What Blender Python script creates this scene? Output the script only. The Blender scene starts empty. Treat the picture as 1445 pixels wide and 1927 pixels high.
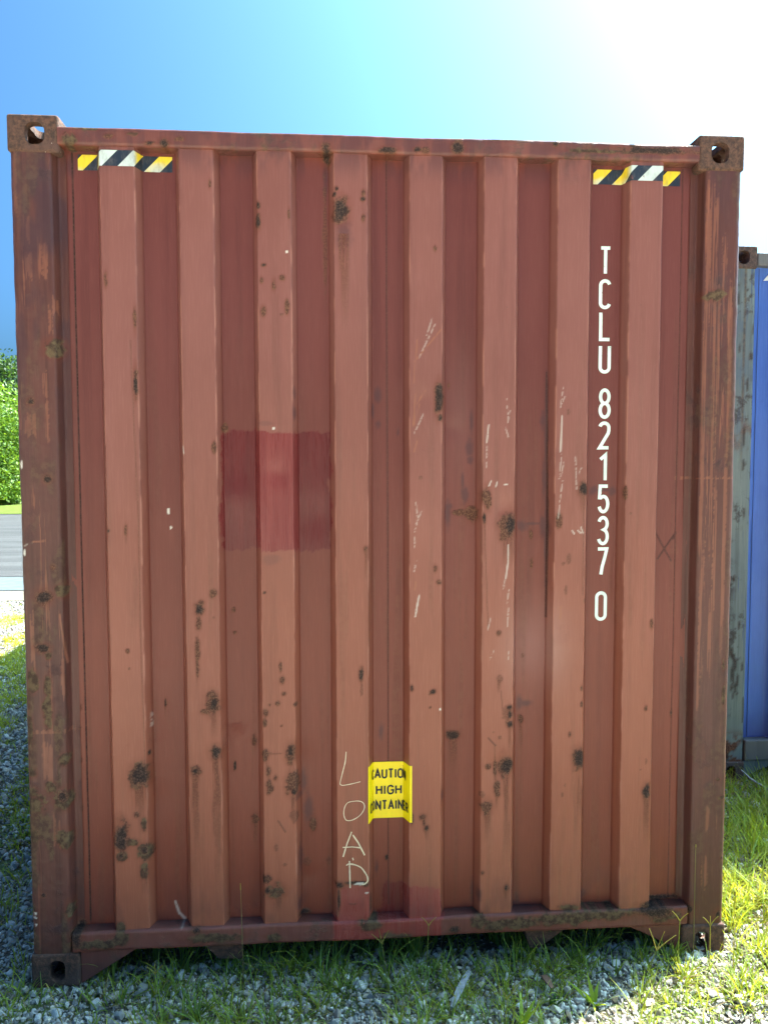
import bpy, math, random
import numpy as np
from mathutils import Matrix, Vector
SC = bpy.context.scene
COL = SC.collection
rnd = random.Random(7)
RS = np.random.RandomState(11)
# ------------------------------------------------------------------ camera
cam = bpy.data.cameras.new('camera'); co = bpy.data.objects.new('camera', cam); COL.objects.link(co)
cam.sensor_fit = 'VERTICAL'; cam.sensor_height = 24.0; cam.lens = 1448 / 1927 * 24.0
cam.clip_start = .05; cam.clip_end = 3000
def rot(a, b, c):
    return Matrix.Rotation(a, 3, 'Z') @ Matrix.Rotation(b, 3, 'X') @ Matrix.Rotation(c, 3, 'Y')
R = rot(-.0723, -.0592, .0014)
rt, fw, up = R @ Vector((1,0,0)), R @ Vector((0,1,0)), R @ Vector((0,0,1))
M = Matrix((rt, up, -fw)).transposed().to_4x4(); M.translation = Vector((1.0145, -2.5961, 1.7727))
co.matrix_world = M
SC.camera = co
# ------------------------------------------------------------------ sky and sun
SUN_AZ, SUN_EL = math.radians(64), math.radians(52)      # azimuth from +Y (depth) towards +X
w = bpy.data.worlds.new('World'); SC.world = w; w.use_nodes = True
wt = w.node_tree; bg = wt.nodes['Background']
sky = wt.nodes.new('ShaderNodeTexSky'); sky.sky_type = 'NISHITA'; sky.sun_disc = False
sky.sun_elevation = SUN_EL; sky.sun_rotation = SUN_AZ
sky.air_density = .6; sky.dust_density = 7.5; sky.ozone_density = 9; sky.altitude = 0
gm = wt.nodes.new('ShaderNodeGamma'); gm.inputs[1].default_value = 1.35; wt.links.new(sky.outputs[0], gm.inputs[0])
tn = wt.nodes.new('ShaderNodeMix'); tn.data_type = 'RGBA'; tn.blend_type = 'MULTIPLY'; tn.inputs[0].default_value = 1; tn.inputs[7].default_value = (.60, 1.01, .96, 1)
wt.links.new(gm.outputs[0], tn.inputs[6]); wt.links.new(tn.outputs[2], bg.inputs[0]); bg.inputs[1].default_value = .060
sl = bpy.data.lights.new('sun', 'SUN'); sl.energy = 5.0; sl.angle = math.radians(.53); sl.color = (1, .95, .86)
so = bpy.data.objects.new('sun', sl); COL.objects.link(so)
sd = Vector((math.sin(SUN_AZ)*math.cos(SUN_EL), math.cos(SUN_AZ)*math.cos(SUN_EL), math.sin(SUN_EL)))
so.rotation_euler = sd.to_track_quat('Z', 'Y').to_euler(); so.location = (12, 8, 14)
vs = SC.view_settings; vs.view_transform = 'Standard'; vs.look = 'None'; vs.exposure = 2.33; vs.gamma = 1
SC.cycles.max_bounces = 8; SC.cycles.diffuse_bounces = 4; SC.cycles.use_denoising = True
# ------------------------------------------------------------------ wear of the end wall, millimetres on the face: x z rx rz kind drip
SPOTS = """1015 2799 16.3 23.6 k 0;1012 2747 9.1 72.5 u 0;1009 2537 7.2 199.3 f 0;1216 2813 27.2 10.9 k 0;1313 2819 10.9 7.2 k 0;1341 2817 12.7 9.1 r 0;1451 2827 18.1 16.3 k 0;1451 2856 10.9 14.5 r 0;1061 2618 23.6 36.2 k 0;1069 2543 23.6 54.3 u 271;1047 2690 5.4 7.2 k 0;1040 2670 5.4 7.2 k 0;1137 2679 7.2 10.9 r 0;1135 2658 7.2 7.2 k 0;1136 2596 5.4 10.9 r 0;791 2630 5.4 10.9 k 0;790 2578 7.2 21.7 k 0;891 2606 3.6 16.3 r 0;883 2480 3.6 3.6 p 0;806 2436 7.2 5.4 k 0;868 2397 9.1 9.1 r 0;839 2373 7.2 18.1 r 0;799 2388 5.4 10.9 r 0;803 2287 9.1 16.3 r 0;882 2299 7.2 23.6 r 0;864 2276 9.1 5.4 f 0;1376 2500 5.4 10.9 r 0;493 2815 14.5 12.7 k 0;447 2815 16.3 5.4 k 0;545 2830 14.5 7.2 r 0;296 2380 5.4 23.6 r 0;387 2253 5.4 36.2 r 0;635 2694 3.6 14.5 r 0;323 2835 14.5 7.2 r 0;394 2842 18.1 5.4 m 0;124 2159 29.0 29.0 m 0;49 1983 10.9 10.9 k 0;96 1732 12.7 12.7 k 0;74 1343 25.4 23.6 k 0;129 1362 18.1 23.6 m 0;106 1442 7.2 9.1 r 0;22 1795 10.9 5.4 g 0;16 1779 5.4 16.3 p 0;15 1491 5.4 10.9 p 0;96 2043 5.4 45.3 o 0;98 1926 5.4 65.2 o 0;13 1938 5.4 58.0 o 0;47 1909 7.2 32.6 o 0;61 1909 7.2 32.6 o 0;35 1904 7.2 27.2 o 0;19 2688 5.4 99.6 o 0;51 2535 9.1 39.9 o 0;55 2421 9.1 39.9 o 0;108 2439 7.2 43.5 o 0;92 2442 5.4 54.3 o 0;120 2252 5.4 47.1 o 0;133 2295 5.4 21.7 o 0;10 2251 5.4 54.3 o 0;386 2044 7.2 43.5 k 0;388 2082 7.2 9.1 r 0;345 1565 5.4 18.1 r 36;288 1560 3.6 5.4 k 0;638 1838 7.2 18.1 r 0;624 1344 10.9 12.7 r 0;587 1314 10.9 10.9 r 0;476 1622 3.6 9.1 w 0;482 1564 2.4 7.2 w 0;668 1902 9.1 16.3 r 0;903 2013 5.4 23.6 u 0;903 1954 5.4 21.7 u 0;1186 2017 10.9 23.6 u 0;1168 1963 5.4 27.2 u 0;1188 1918 10.9 14.5 u 0;1255 1891 5.4 18.1 u 0;1390 2002 14.5 47.1 k 0;1394 1939 7.2 10.9 k 0;1430 2051 5.4 10.9 r 0;1329 1734 7.2 7.2 f 0;1140 1494 7.2 10.9 r 108;1379 1424 7.2 14.5 r 0;1392 1376 9.1 9.1 r 0;798 1347 3.6 3.6 k 0;689 1281 5.4 5.4 r 0;630 1346 9.1 10.9 r 0;808 1916 25.4 7.2 g 0;834 1900 5.4 3.6 w 0;822 1459 30.8 18.1 g 0;1433 1633 10.9 10.9 u 0;1428 1609 10.9 43.5 u 0;1471 1613 32.6 7.2 u 0;1510 1924 7.2 39.9 u 0;1503 1842 12.7 32.6 u 0;1507 1794 10.9 14.5 u 0;1481 1722 5.4 36.2 u 0;1489 1678 10.9 36.2 u 0;1508 1609 21.7 29.0 r 0;1467 1613 21.7 9.1 r 0;1555 1659 16.3 39.9 r 0;1548 1597 5.4 18.1 k 144;1639 1572 16.3 39.9 k 108;1626 1567 27.2 39.9 r 108;1689 1565 19.9 18.1 u 0;1725 1572 36.2 5.4 u 0;1769 1563 14.5 39.9 u 0;1772 1916 5.4 172.1 u 0;1775 1544 5.4 199.3 u 0;1761 1934 10.9 29.0 u 0;1769 1730 9.1 72.5 u 0;1808 1586 10.9 21.7 r 0;1893 1696 16.3 19.9 k 72;1945 1687 14.5 14.5 u 0;2014 1685 12.7 14.5 u 0;1981 1689 36.2 5.4 u 0;2045 1682 5.4 21.7 r 0;1837 1959 5.4 10.9 f 0;2063 1608 5.4 5.4 f 0;1725 1433 5.4 16.3 r 0;1722 1533 5.4 16.3 r 0;1844 1451 7.2 14.5 f 0;1825 1436 5.4 5.4 f 0;1836 1345 5.4 14.5 f 0;1903 1301 5.4 14.5 f 0;2145 1216 5.4 18.1 r 0;1621 1710 5.4 3.6 p 0;66 1171 21.7 14.5 k 0;82 1143 9.1 12.7 m 0;32 1058 14.5 36.2 m 0;80 1039 12.7 39.9 m 0;77 955 14.5 45.3 m 0;16 898 10.9 54.3 m 0;79 886 54.3 5.4 o 0;125 792 14.5 18.1 m 0;18 748 18.1 18.1 m 0;83 696 18.1 21.7 m 0;116 653 25.4 32.6 m 0;117 666 12.7 14.5 k 0;26 638 29.0 36.2 m 0;22 680 18.1 18.1 m 0;117 519 21.7 32.6 m 0;23 528 14.5 21.7 m 0;32 1196 5.4 81.5 o 0;127 1074 5.4 54.3 o 0;65 792 9.1 54.3 o 0;83 764 9.1 54.3 o 0;88 549 5.4 45.3 o 0;103 534 3.6 36.2 o 0;342 1156 5.4 7.2 r 0;346 1096 3.6 3.6 r 0;579 1293 12.7 18.1 k 0;577 1246 9.1 21.7 r 0;572 1155 7.2 36.2 r 0;571 1101 5.4 36.2 r 54;627 1263 5.4 5.4 f 0;619 972 25.4 36.2 r 0;624 973 14.5 23.6 k 108;595 943 12.7 9.1 r 0;629 800 19.9 23.6 k 507;558 736 16.3 16.3 r 362;557 736 7.2 7.2 k 0;374 725 23.6 36.2 k 163;370 725 29.0 41.7 m 163;360 590 10.9 10.9 r 0;308 522 21.7 45.3 k 0;383 556 9.1 25.4 m 0;337 497 25.4 12.7 m 0;306 447 18.1 14.5 m 0;304 448 7.2 7.2 k 0;383 463 21.7 30.8 m 0;383 467 9.1 10.9 k 0;380 392 14.5 30.8 m 54;454 966 3.6 14.5 k 54;168 771 5.4 9.1 f 0;172 956 5.4 14.5 f 0;167 603 5.4 16.3 f 0;167 882 3.6 9.1 f 0;402 799 3.6 7.2 k 0;692 1202 5.4 7.2 r 0;689 1283 5.4 5.4 r 0;686 733 2.7 16.3 k 0;754 818 9.1 21.7 r 36;753 545 12.7 18.1 r 90;849 1089 5.4 18.1 r 0;854 1045 9.1 14.5 r 0;861 999 7.2 7.2 r 0;839 966 7.2 7.2 r 0;812 962 3.6 3.6 r 0;797 934 9.1 12.7 r 0;795 899 5.4 12.7 r 0;899 960 5.4 5.4 r 0;851 887 3.6 3.6 r 0;794 786 10.9 16.3 r 0;823 791 21.7 3.6 f 0;883 793 19.9 34.4 r 0;881 797 10.9 18.1 k 144;806 728 9.1 14.5 r 0;809 672 10.9 19.9 r 0;829 705 7.2 10.9 r 0;887 681 23.6 39.9 r 0;889 654 9.1 10.9 k 108;908 632 14.5 14.5 u 0;922 674 10.9 36.2 u 0;940 573 16.3 54.3 u 0;955 515 12.7 29.0 r 0;890 570 14.5 27.2 f 0;1123 1062 7.2 19.9 k 0;1126 1008 5.4 25.4 f 0;1299 1008 5.4 10.9 k 0;1371 995 9.1 7.2 k 0;1360 986 3.6 3.6 r 0;1397 931 3.6 3.6 p 0;1362 939 3.6 3.6 r 0;1195 843 10.9 27.2 u 0;1450 823 19.9 14.5 k 126;1335 551 10.9 10.9 r 0;1342 529 5.4 14.5 r 0;1350 508 9.1 10.9 k 36;1408 618 7.2 23.6 u 0;1299 542 5.4 18.1 k 0;1213 389 5.4 9.1 k 0;1179 352 7.2 29.0 u 0;933 385 10.9 14.5 f 0;1010 382 10.9 18.1 f 0;911 395 9.1 72.5 u 0;829 459 5.4 14.5 f 0;858 398 7.2 5.4 f 0;797 347 12.7 14.5 r 0;785 345 3.6 16.3 k 0;827 304 30.8 25.4 m 54;798 305 9.1 10.9 k 0;1601 1196 7.2 9.1 r 0;1697 1104 7.2 10.9 f 0;1606 1031 10.9 16.3 f 36;1640 932 10.9 9.1 k 0;1641 904 7.2 18.1 k 0;1643 873 10.9 14.5 k 108;1635 906 16.3 39.9 f 0;1687 936 10.9 25.4 u 0;1710 930 21.7 10.9 u 0;1692 876 9.1 14.5 r 108;1635 727 19.9 34.4 k 326;1631 728 27.2 43.5 r 0;1567 724 10.9 9.1 r 0;1591 717 5.4 32.6 r 0;1599 641 10.9 25.4 r 54;1562 579 19.9 27.2 r 108;1545 625 9.1 10.9 f 0;1585 845 5.4 3.6 f 0;1607 827 5.4 7.2 f 0;1889 749 18.1 30.8 k 271;1886 745 23.6 36.2 r 0;1856 830 5.4 9.1 r 0;2131 918 5.4 10.9 r 0;2139 616 12.7 23.6 k 181;2135 722 3.6 10.9 f 0;2116 694 5.4 5.4 f 0;1841 648 3.6 9.1 f 0;1832 614 5.4 10.9 f 0;2243 884 3.6 12.7 k 0;1897 996 3.6 10.9 r 0;1898 937 3.6 9.1 r 0;1634 279 7.2 14.5 k 36;1521 249 7.2 45.3 u 0;1538 258 9.1 27.2 u 0;1550 339 5.4 7.2 r 0;1453 141 18.1 12.7 k 0;1684 197 10.9 43.5 u 0;1673 200 14.5 14.5 u 0;115 510 18.1 25.4 m 0;131 269 14.5 27.2 m 0;47 325 7.2 7.2 k 0;17 260 5.4 3.6 w 0;15 245 7.2 3.6 w 0;18 220 5.4 5.4 p 0;9 275 7.2 14.5 m 0;5 189 9.1 36.2 m 0;215 146 81.5 16.3 m 0;295 166 25.4 21.7 m 0;299 199 14.5 18.1 m 0;154 173 18.1 32.6 k 0;626 151 90.6 16.3 m 0;817 142 25.4 14.5 m 0;555 182 10.9 9.1 k 0;908 241 9.1 29.0 u 0;922 201 18.1 10.9 k 0;1048 317 16.3 10.9 k 0;1100 323 50.7 5.4 k 0;1141 316 10.9 9.1 r 0;1115 319 18.1 2.7 w 0;1141 285 9.1 2.7 p 0;1092 249 14.5 3.6 f 0;1044 270 3.6 36.2 k 0;1154 238 3.6 39.9 r 0;1159 174 39.9 21.7 m 0;1243 121 54.3 18.1 m 0;1535 166 25.4 25.4 m 0;1649 155 108.7 19.9 m 0;1841 166 126.8 23.6 m 0;1996 171 108.7 19.9 m 0;1862 199 39.9 10.9 m 0;2171 176 72.5 21.7 k 0;2307 176 14.5 16.3 k 0;2221 160 72.5 25.4 m 0;2198 199 65.2 10.9 k 0;2093 180 54.3 9.1 m 0;1710 194 39.9 9.1 u 0;1927 226 12.7 14.5 u 0;2342 2361 39.9 16.3 m 0;2360 2365 29.0 9.1 m 0;2319 2352 21.7 10.9 m 0;2353 1730 81.5 2.7 o 0;2361 2171 3.6 163.0 o 0;2321 2496 7.2 217.4 o 0;2345 2460 7.2 199.3 o 0;2378 2425 9.1 126.8 o 0;2313 1988 9.1 326.1 o 0;2350 1878 7.2 362.3 o 0;2405 2098 5.4 271.7 o 0;2399 1449 5.4 289.9 o 0;2322 1261 7.2 217.4 o 0;2357 1185 7.2 108.7 o 0;2315 1544 10.9 163.0 o 0;2369 1468 5.4 217.4 o 0;2319 995 5.4 81.5 o 0;2359 313 10.9 45.3 o 0;2364 509 9.1 36.2 o 0;2414 954 5.4 36.2 m 0;2417 586 14.5 7.2 m 0;2409 1069 5.4 21.7 m 0;2423 360 7.2 9.1 k 0;2413 152 14.5 18.1 k 0;2400 653 9.1 5.4 m 0;1953 2830 108.7 7.2 m 0;2118 2838 126.8 10.9 k 0;1780 2851 9.1 9.1 k 0;2044 2855 9.1 7.2 k 0;193 2820 25.4 21.7 m 0;244 2858 54.3 7.2 m 0;1608 2860 72.5 5.4 m 0;1165 2868 108.7 5.4 m 0;818 2865 144.9 5.4 m 0;2291 2795 54.3 21.7 u 0;183 2760 14.5 36.2 u 0"""
LINES = """1377 2252 1323 2140 2.2 p;1366 2268 1343 2197 1.8 p;1316 2197 1305 2055 2.4 o;1343 2028 1316 1984 1.8 o;1311 2019 1304 1912 2.5 o;1325 1984 1305 1912 1.8 o;1336 1948 1307 1885 1.8 p;1316 1858 1306 1822 1.8 o;1311 1649 1319 1596 3.6 p;1331 1620 1313 1578 2.5 p;1315 1578 1308 1551 2.9 p;1308 1533 1308 1496 2.9 p;1313 1451 1306 1414 3.6 p;1311 1377 1308 1350 2.4 o;1323 1331 1310 1258 4.0 w;1319 1313 1313 1276 3.6 w;1818 2040 1809 1975 2.9 p;1825 2013 1813 1986 1.8 p;1815 1944 1811 1824 4.0 w;1815 1813 1808 1731 2.7 p;1823 1786 1814 1740 1.8 p;1820 1722 1810 1649 2.7 p;1810 1639 1806 1593 2.7 p;1561 1913 1555 1853 2.9 w;1556 1840 1554 1768 1.8 p;1622 2003 1628 1938 2.9 p;1619 1904 1629 1873 2.4 p;1635 1967 1627 1922 1.8 p;1632 1501 1632 1438 3.3 w;1632 1447 1624 1386 3.6 w;1622 1383 1615 1350 1.8 p;1635 1347 1630 1299 2.9 p;1572 1250 1562 1207 2.7 p;1634 1281 1631 1216 1.8 p;1583 1132 1570 1105 2.4 p;1637 1131 1635 1103 2.4 p;1856 1549 1863 1539 3.6 w;1886 1561 1894 1541 2.4 w;1875 1550 1886 1541 1.8 w;1864 1804 1869 1694 2.0 p;1887 1771 1876 1744 2.0 p;1571 1723 1564 1706 1.8 w;1591 1719 1588 1704 1.8 w;1820 1287 1816 1241 1.8 o;2172 1538 2231 1436 5.4 l;2241 1529 2182 1442 6.2 l;2245 1536 2238 1514 7.2 l;124 1282 139 1115 2.7 o;14 1512 43 1526 2.9 p;43 1526 82 1529 1.8 o;474 256 488 211 7.2 w;488 215 505 194 9.1 w;372 2187 387 1572 2.2 f;387 1572 387 1249 2.4 f;387 1249 390 754 2.5 f;535 1840 537 1817 2.7 w;409 934 408 889 7.2 p;1216 2799 1221 217 1.6 l;1566 826 1593 797 2.9 l;837 553 862 513 2.2 l;789 788 850 790 1.8 f;796 784 804 695 1.8 f;1548 1586 1563 1217 1.8 f;1589 797 1594 651 1.8 f;1634 293 1646 279 2.7 l;1610 991 1618 916 1.8 f;1779 1656 1777 1243 5.4 l;1772 2099 1778 1656 3.6 l;1896 1657 1897 1324 1.8 f;1307 2126 1397 2233 1.8 o"""
CHALK = """1071,791 1068,757 1058,716 1050,682 1053,675 1061,673 1088,677 1120,684;1091,615 1076,611 1066,597 1062,576 1065,558 1073,548 1091,549 1112,560 1127,576 1134,595 1128,610 1112,616 1091,615;1089,507 1073,465 1059,418;1093,496 1112,467 1134,422;1058,452 1090,453 1122,449;1092,414 1094,407 1092,406;1081,403 1082,360 1083,306;1070,387 1078,392 1099,389 1121,378 1134,361 1143,344 1144,329 1134,319 1124,317"""
# ------------------------------------------------------------------ helpers
def sstep(a, b, x):
    t = np.clip((x - a) / (b - a), 0, 1); return t * t * (3 - 2 * t)
def vnoise(x, z, seed=0):
    x = x + seed * 17.31; z = z + seed * 7.77
    xi = np.floor(x).astype(np.int64); zi = np.floor(z).astype(np.int64); fx = x - xi; fz = z - zi
    fx = fx * fx * (3 - 2 * fx); fz = fz * fz * (3 - 2 * fz)
    def h(i, j):
        n = (i * 374761393 + j * 668265263 + seed * 974634777) & 0xffffffff
        n = ((n ^ (n >> 13)) * 1274126177) & 0xffffffff
        return ((n ^ (n >> 16)) & 0xffff) / 65535.0
    return (h(xi, zi) * (1 - fx) + h(xi + 1, zi) * fx) * (1 - fz) + (h(xi, zi + 1) * (1 - fx) + h(xi + 1, zi + 1) * fx) * fz
def fbm(x, z, s, seed=0, oct=4):
    r = np.zeros_like(x); a = .5; t = 0
    for o in range(oct):
        r += a * vnoise(x / s, z / s, seed + o); t += a; a *= .55; s *= .5
    return r / t
def link(o, parent=None):
    COL.objects.link(o)
    if parent is not None:
        o.parent = parent; o.location = (-parent['ox'], -parent['oy'], -parent['oz']) if 'ox' in parent else (0, 0, 0)
    return o
def props(o, label=None, cat=None, group=None, kind=None):
    for k, v in (('label', label), ('category', cat), ('group', group), ('kind', kind)):
        if v: o[k] = v
    return o
def root(name, loc, label, cat, group=None):
    e = bpy.data.objects.new(name, None); e.empty_display_size = .2; COL.objects.link(e); e.location = loc
    e['ox'], e['oy'], e['oz'] = loc
    return props(e, label, cat, group)
def mesh_np(name, V, F, mat, parent=None, smooth=False, attrs=None, cols=None):
    """V (n,3), F list of (k,m) int arrays or one array"""
    Fs = F if isinstance(F, list) else [F]
    me = bpy.data.meshes.new(name)
    nl = sum(f.size for f in Fs); nf = sum(len(f) for f in Fs)
    me.vertices.add(len(V)); me.vertices.foreach_set('co', np.asarray(V, np.float32).ravel())
    me.loops.add(nl); me.loops.foreach_set('vertex_index', np.concatenate([f.ravel() for f in Fs]).astype(np.int32))
    me.polygons.add(nf)
    tot = np.concatenate([np.full(len(f), f.shape[1], np.int32) for f in Fs])
    st = np.concatenate([[0], np.cumsum(tot)[:-1]]).astype(np.int32)
    me.polygons.foreach_set('loop_start', st); me.polygons.foreach_set('loop_total', tot)
    me.update(calc_edges=True)
    if smooth: me.polygons.foreach_set('use_smooth', np.ones(nf, bool))
    else: me.polygons.foreach_set('use_smooth', np.zeros(nf, bool))
    for k, a in (attrs or {}).items():
        me.attributes.new(k, 'FLOAT', 'POINT').data.foreach_set('value', np.asarray(a, np.float32).ravel())
    for k, a in (cols or {}).items():
        a = np.asarray(a, np.float32)
        if a.shape[1] == 3: a = np.hstack([a, np.ones((len(a), 1), np.float32)])
        me.attributes.new(k, 'FLOAT_COLOR', 'POINT').data.foreach_set('color', a.ravel())
    me.materials.append(mat); me.validate()
    return link(bpy.data.objects.new(name, me), parent)
def boxes(bs):
    """list of (x0,x1,y0,y1,z0,z1) -> V,F"""
    V, F = [], []
    for b in bs:
        i = len(V); x0, x1, y0, y1, z0, z1 = b
        V += [(x0,y0,z0),(x1,y0,z0),(x1,y1,z0),(x0,y1,z0),(x0,y0,z1),(x1,y0,z1),(x1,y1,z1),(x0,y1,z1)]
        F += [(i,i+3,i+2,i+1),(i+4,i+5,i+6,i+7),(i,i+1,i+5,i+4),(i+1,i+2,i+6,i+5),(i+2,i+3,i+7,i+6),(i+3,i,i+4,i+7)]
    return np.array(V, float), np.array(F)
def bevel(o, wd=.004, seg=2):
    m = o.modifiers.new('bevel', 'BEVEL'); m.width = wd; m.segments = seg; m.limit_method = 'ANGLE'; m.harden_normals = False
    return o
def prism(pts, y0, y1):
    """polygon in xz extruded in y"""
    n = len(pts)
    V = [(x, y0, z) for x, z in pts] + [(x, y1, z) for x, z in pts]
    F = [np.array([list(range(n))]), np.array([list(range(2*n-1, n-1, -1))]), np.array([((i+1) % n, i, n+i, n+(i+1) % n) for i in range(n)])]
    return np.array(V, float), F
# ------------------------------------------------------------------ node helpers
class NT:
    def __init__(s, name):
        s.m = bpy.data.materials.new(name); s.m.use_nodes = True; s.t = s.m.node_tree; s.n = s.t.nodes
        s.b = s.n['Principled BSDF']; s.o = s.n['Material Output']
    def new(s, typ, **k):
        x = s.n.new('ShaderNode' + typ)
        for a, v in k.items(): setattr(x, a, v)
        return x
    def put(s, sock, v):
        if isinstance(v, bpy.types.NodeSocket): s.t.links.new(v, sock)
        elif isinstance(v, (tuple, list)) and len(v) == 3 and sock.type == 'RGBA': sock.default_value = (*v, 1)
        else: sock.default_value = v
    def math(s, op, a, b=0., c=0., clamp=False):
        x = s.new('Math', operation=op, use_clamp=clamp); s.put(x.inputs[0], a); s.put(x.inputs[1], b); s.put(x.inputs[2], c); return x.outputs[0]
    def mix(s, f, a, b, mode='MIX'):
        x = s.new('Mix', data_type='RGBA', blend_type=mode); s.put(x.inputs[0], f); s.put(x.inputs[6], a); s.put(x.inputs[7], b); return x.outputs[2]
    def co(s, scale=(1,1,1), out='Object', loc=(0,0,0)):
        tc = s.new('TexCoord'); mp = s.new('Mapping'); mp.inputs['Scale'].default_value = scale; mp.inputs['Location'].default_value = loc
        s.t.links.new(tc.outputs[out], mp.inputs[0]); return mp.outputs[0]
    def noise(s, vec, sc, det=4, rough=.55, dist=0):
        x = s.new('TexNoise'); s.put(x.inputs['Vector'], vec); x.inputs['Scale'].default_value = sc; x.inputs['Detail'].default_value = det
        x.inputs['Roughness'].default_value = rough; x.inputs['Distortion'].default_value = dist; return x.outputs[0]
    def voro(s, vec, sc, feat='F1', out=0):
        x = s.new('TexVoronoi', feature=feat); s.put(x.inputs['Vector'], vec); x.inputs['Scale'].default_value = sc; return x.outputs[out]
    def ramp(s, v, a, b, ca=0., cb=1.):
        x = s.new('MapRange'); x.interpolation_type = 'SMOOTHSTEP'; s.put(x.inputs[0], v); x.inputs[1].default_value = a; x.inputs[2].default_value = b
        x.inputs[3].default_value = ca; x.inputs[4].default_value = cb; return x.outputs[0]
    def attr(s, n, out='Fac'):
        x = s.new('Attribute', attribute_name=n); return x.outputs[out]
    def bump(s, h, st=.3, d=.002, nrm=None):
        x = s.new('Bump'); x.inputs['Strength'].default_value = st; x.inputs['Distance'].default_value = d; s.put(x.inputs['Height'], h)
        if nrm is not None: s.put(x.inputs['Normal'], nrm)
        return x.outputs[0]
    def fin(s, col=None, rough=None, nrm=None, spec=None, metal=None):
        for k, v in (('Base Color', col), ('Roughness', rough), ('Normal', nrm), ('Specular IOR Level', spec), ('Metallic', metal)):
            if v is not None: s.put(s.b.inputs[k], v)
        return s.m
def paint_mat(name, base, faded, scrape, edge=.5, rustiness=.5, amount=.3, undercoat=(.30,.115,.06), grimec=(.05,.036,.035), panel=False):
    """weathered container paint; reads the wear attributes when a mesh has them"""
    t = NT(name)
    c = t.co(); cs = t.co((55, 55, 2.2)); cs2 = t.co((16, 16, .55)); cf = t.co((260, 260, 14))
    big = t.noise(t.co((1, 1, .5)), 2.2, 4); st = t.noise(cs2, 1, 5, .6); fine = t.noise(cf, 1, 3)
    col = t.mix(t.ramp(big, .35, .68), base, faded)
    col = t.mix(t.math('MULTIPLY', t.ramp(st, .5, .72), .38), col, tuple(v*.62 for v in base))
    col = t.mix(t.math('MULTIPLY', t.ramp(fine, .45, .75), .13), col, tuple(min(1, v*1.5+.02) for v in faded))
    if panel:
        # warm ground bounce put into the colour of the lower two thirds
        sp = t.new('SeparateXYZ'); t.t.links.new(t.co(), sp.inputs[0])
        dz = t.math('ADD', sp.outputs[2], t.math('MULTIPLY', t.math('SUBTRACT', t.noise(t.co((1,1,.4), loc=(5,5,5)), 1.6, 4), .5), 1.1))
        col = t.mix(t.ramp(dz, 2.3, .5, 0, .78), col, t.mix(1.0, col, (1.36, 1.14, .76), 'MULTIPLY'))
    if scrape > 0:
        s1 = t.noise(cs, 1, 4, .65, .2); gate = t.noise(t.co((9, 9, 1.4), loc=(3,1,8)), 1, 3)
        sc = t.math('MULTIPLY', t.ramp(s1, .585, .62), t.ramp(gate, .48, .6))
        col = t.mix(t.math('MULTIPLY', sc, scrape), col, undercoat)
        s2 = t.noise(t.co((40, 40, 1.4), loc=(7,2,5)), 1, 4, .6)
        col = t.mix(t.math('MULTIPLY', t.ramp(s2, .5, .66), scrape*.75), col, tuple(v*.55 for v in base))
    col = t.mix(t.math('MULTIPLY', t.attr('cloud'), .45), col, (.42, .22, .19))
    # tiny rust freckles
    fr = t.voro(t.co(loc=(.3,.2,.9)), 26); frg = t.noise(c, 7, 3)
    frk = t.math('MULTIPLY', t.ramp(fr, .085, .04), t.ramp(frg, .56, .66))
    col = t.mix(t.math('MULTIPLY', frk, .55*amount*2, clamp=True), col, (.07, .035, .026))
    # general grime
    gr = t.noise(c, 13, 8, .68); gr2 = t.noise(c, 3.1, 3)
    gmask = t.math('MULTIPLY', t.ramp(gr, .5, .62), t.ramp(gr2, .62-.25*rustiness, .78-.25*rustiness))
    col = t.mix(t.math('MULTIPLY', gmask, rustiness), col, grimec)
    # painted-over repairs
    pn = t.noise(t.co((70, 70, 3)), 1, 3)
    pc = t.mix(t.ramp(pn, .4, .7), (.108, .0125, .0135) if panel else (.25, .050, .040), (.130, .0175, .0175) if panel else (.29, .066, .052))
    if panel:   # recess shade put into the colours: rib faces and their repairs lighter
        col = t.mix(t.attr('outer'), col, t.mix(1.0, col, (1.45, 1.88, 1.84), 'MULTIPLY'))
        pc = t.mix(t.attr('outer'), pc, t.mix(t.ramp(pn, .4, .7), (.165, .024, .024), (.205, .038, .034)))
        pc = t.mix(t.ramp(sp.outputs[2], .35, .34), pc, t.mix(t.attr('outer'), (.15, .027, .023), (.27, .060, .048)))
        col = t.mix(t.math('MULTIPLY', t.attr('edge'), .42), col, (.50, .22, .15))  # painted highlight line along the rib bends
    col = t.mix(t.attr('patch'), col, pc)
    n1 = t.noise(c, 160, 5, .7); n0 = t.noise(c, 48, 4, .6)
    o = t.math('MULTIPLY', t.attr('old'), t.ramp(t.noise(t.co((120,120,4)), 1, 3), .34, .5), clamp=True)
    col = t.mix(t.math('MULTIPLY', o, .8), col, undercoat)
    col = t.mix(t.math('MULTIPLY', t.attr('purple'), .78), col, (.055, .028, .032))
    col = t.mix(t.math('MULTIPLY', t.attr('halo'), .85), col, (.150, .034, .015))
    m = t.attr('moss')
    col = t.mix(t.math('MULTIPLY', m, t.ramp(n1, .2, .45), clamp=True), col, t.mix(t.ramp(n0, .4, .62), (.055, .032, .019), (.125, .083, .042)))
    r = t.attr('rust')
    rc = t.mix(t.ramp(n1, .42, .62), (.085, .034, .021), (.175, .078, .044))
    col = t.mix(r, col, rc)
    d = t.attr('dark')
    dc = t.mix(t.ramp(n1, .45, .68), (.026, .015, .012), (.095, .054, .038))
    col = t.mix(d, col, dc)
    p = t.math('MULTIPLY', t.attr('pale'), t.ramp(n1, .3, .42), clamp=True)
    col = t.mix(p, col, (.62, .56, .47))
    rr = t.math('ADD', .31, t.math('MULTIPLY', fine, .16))
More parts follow.
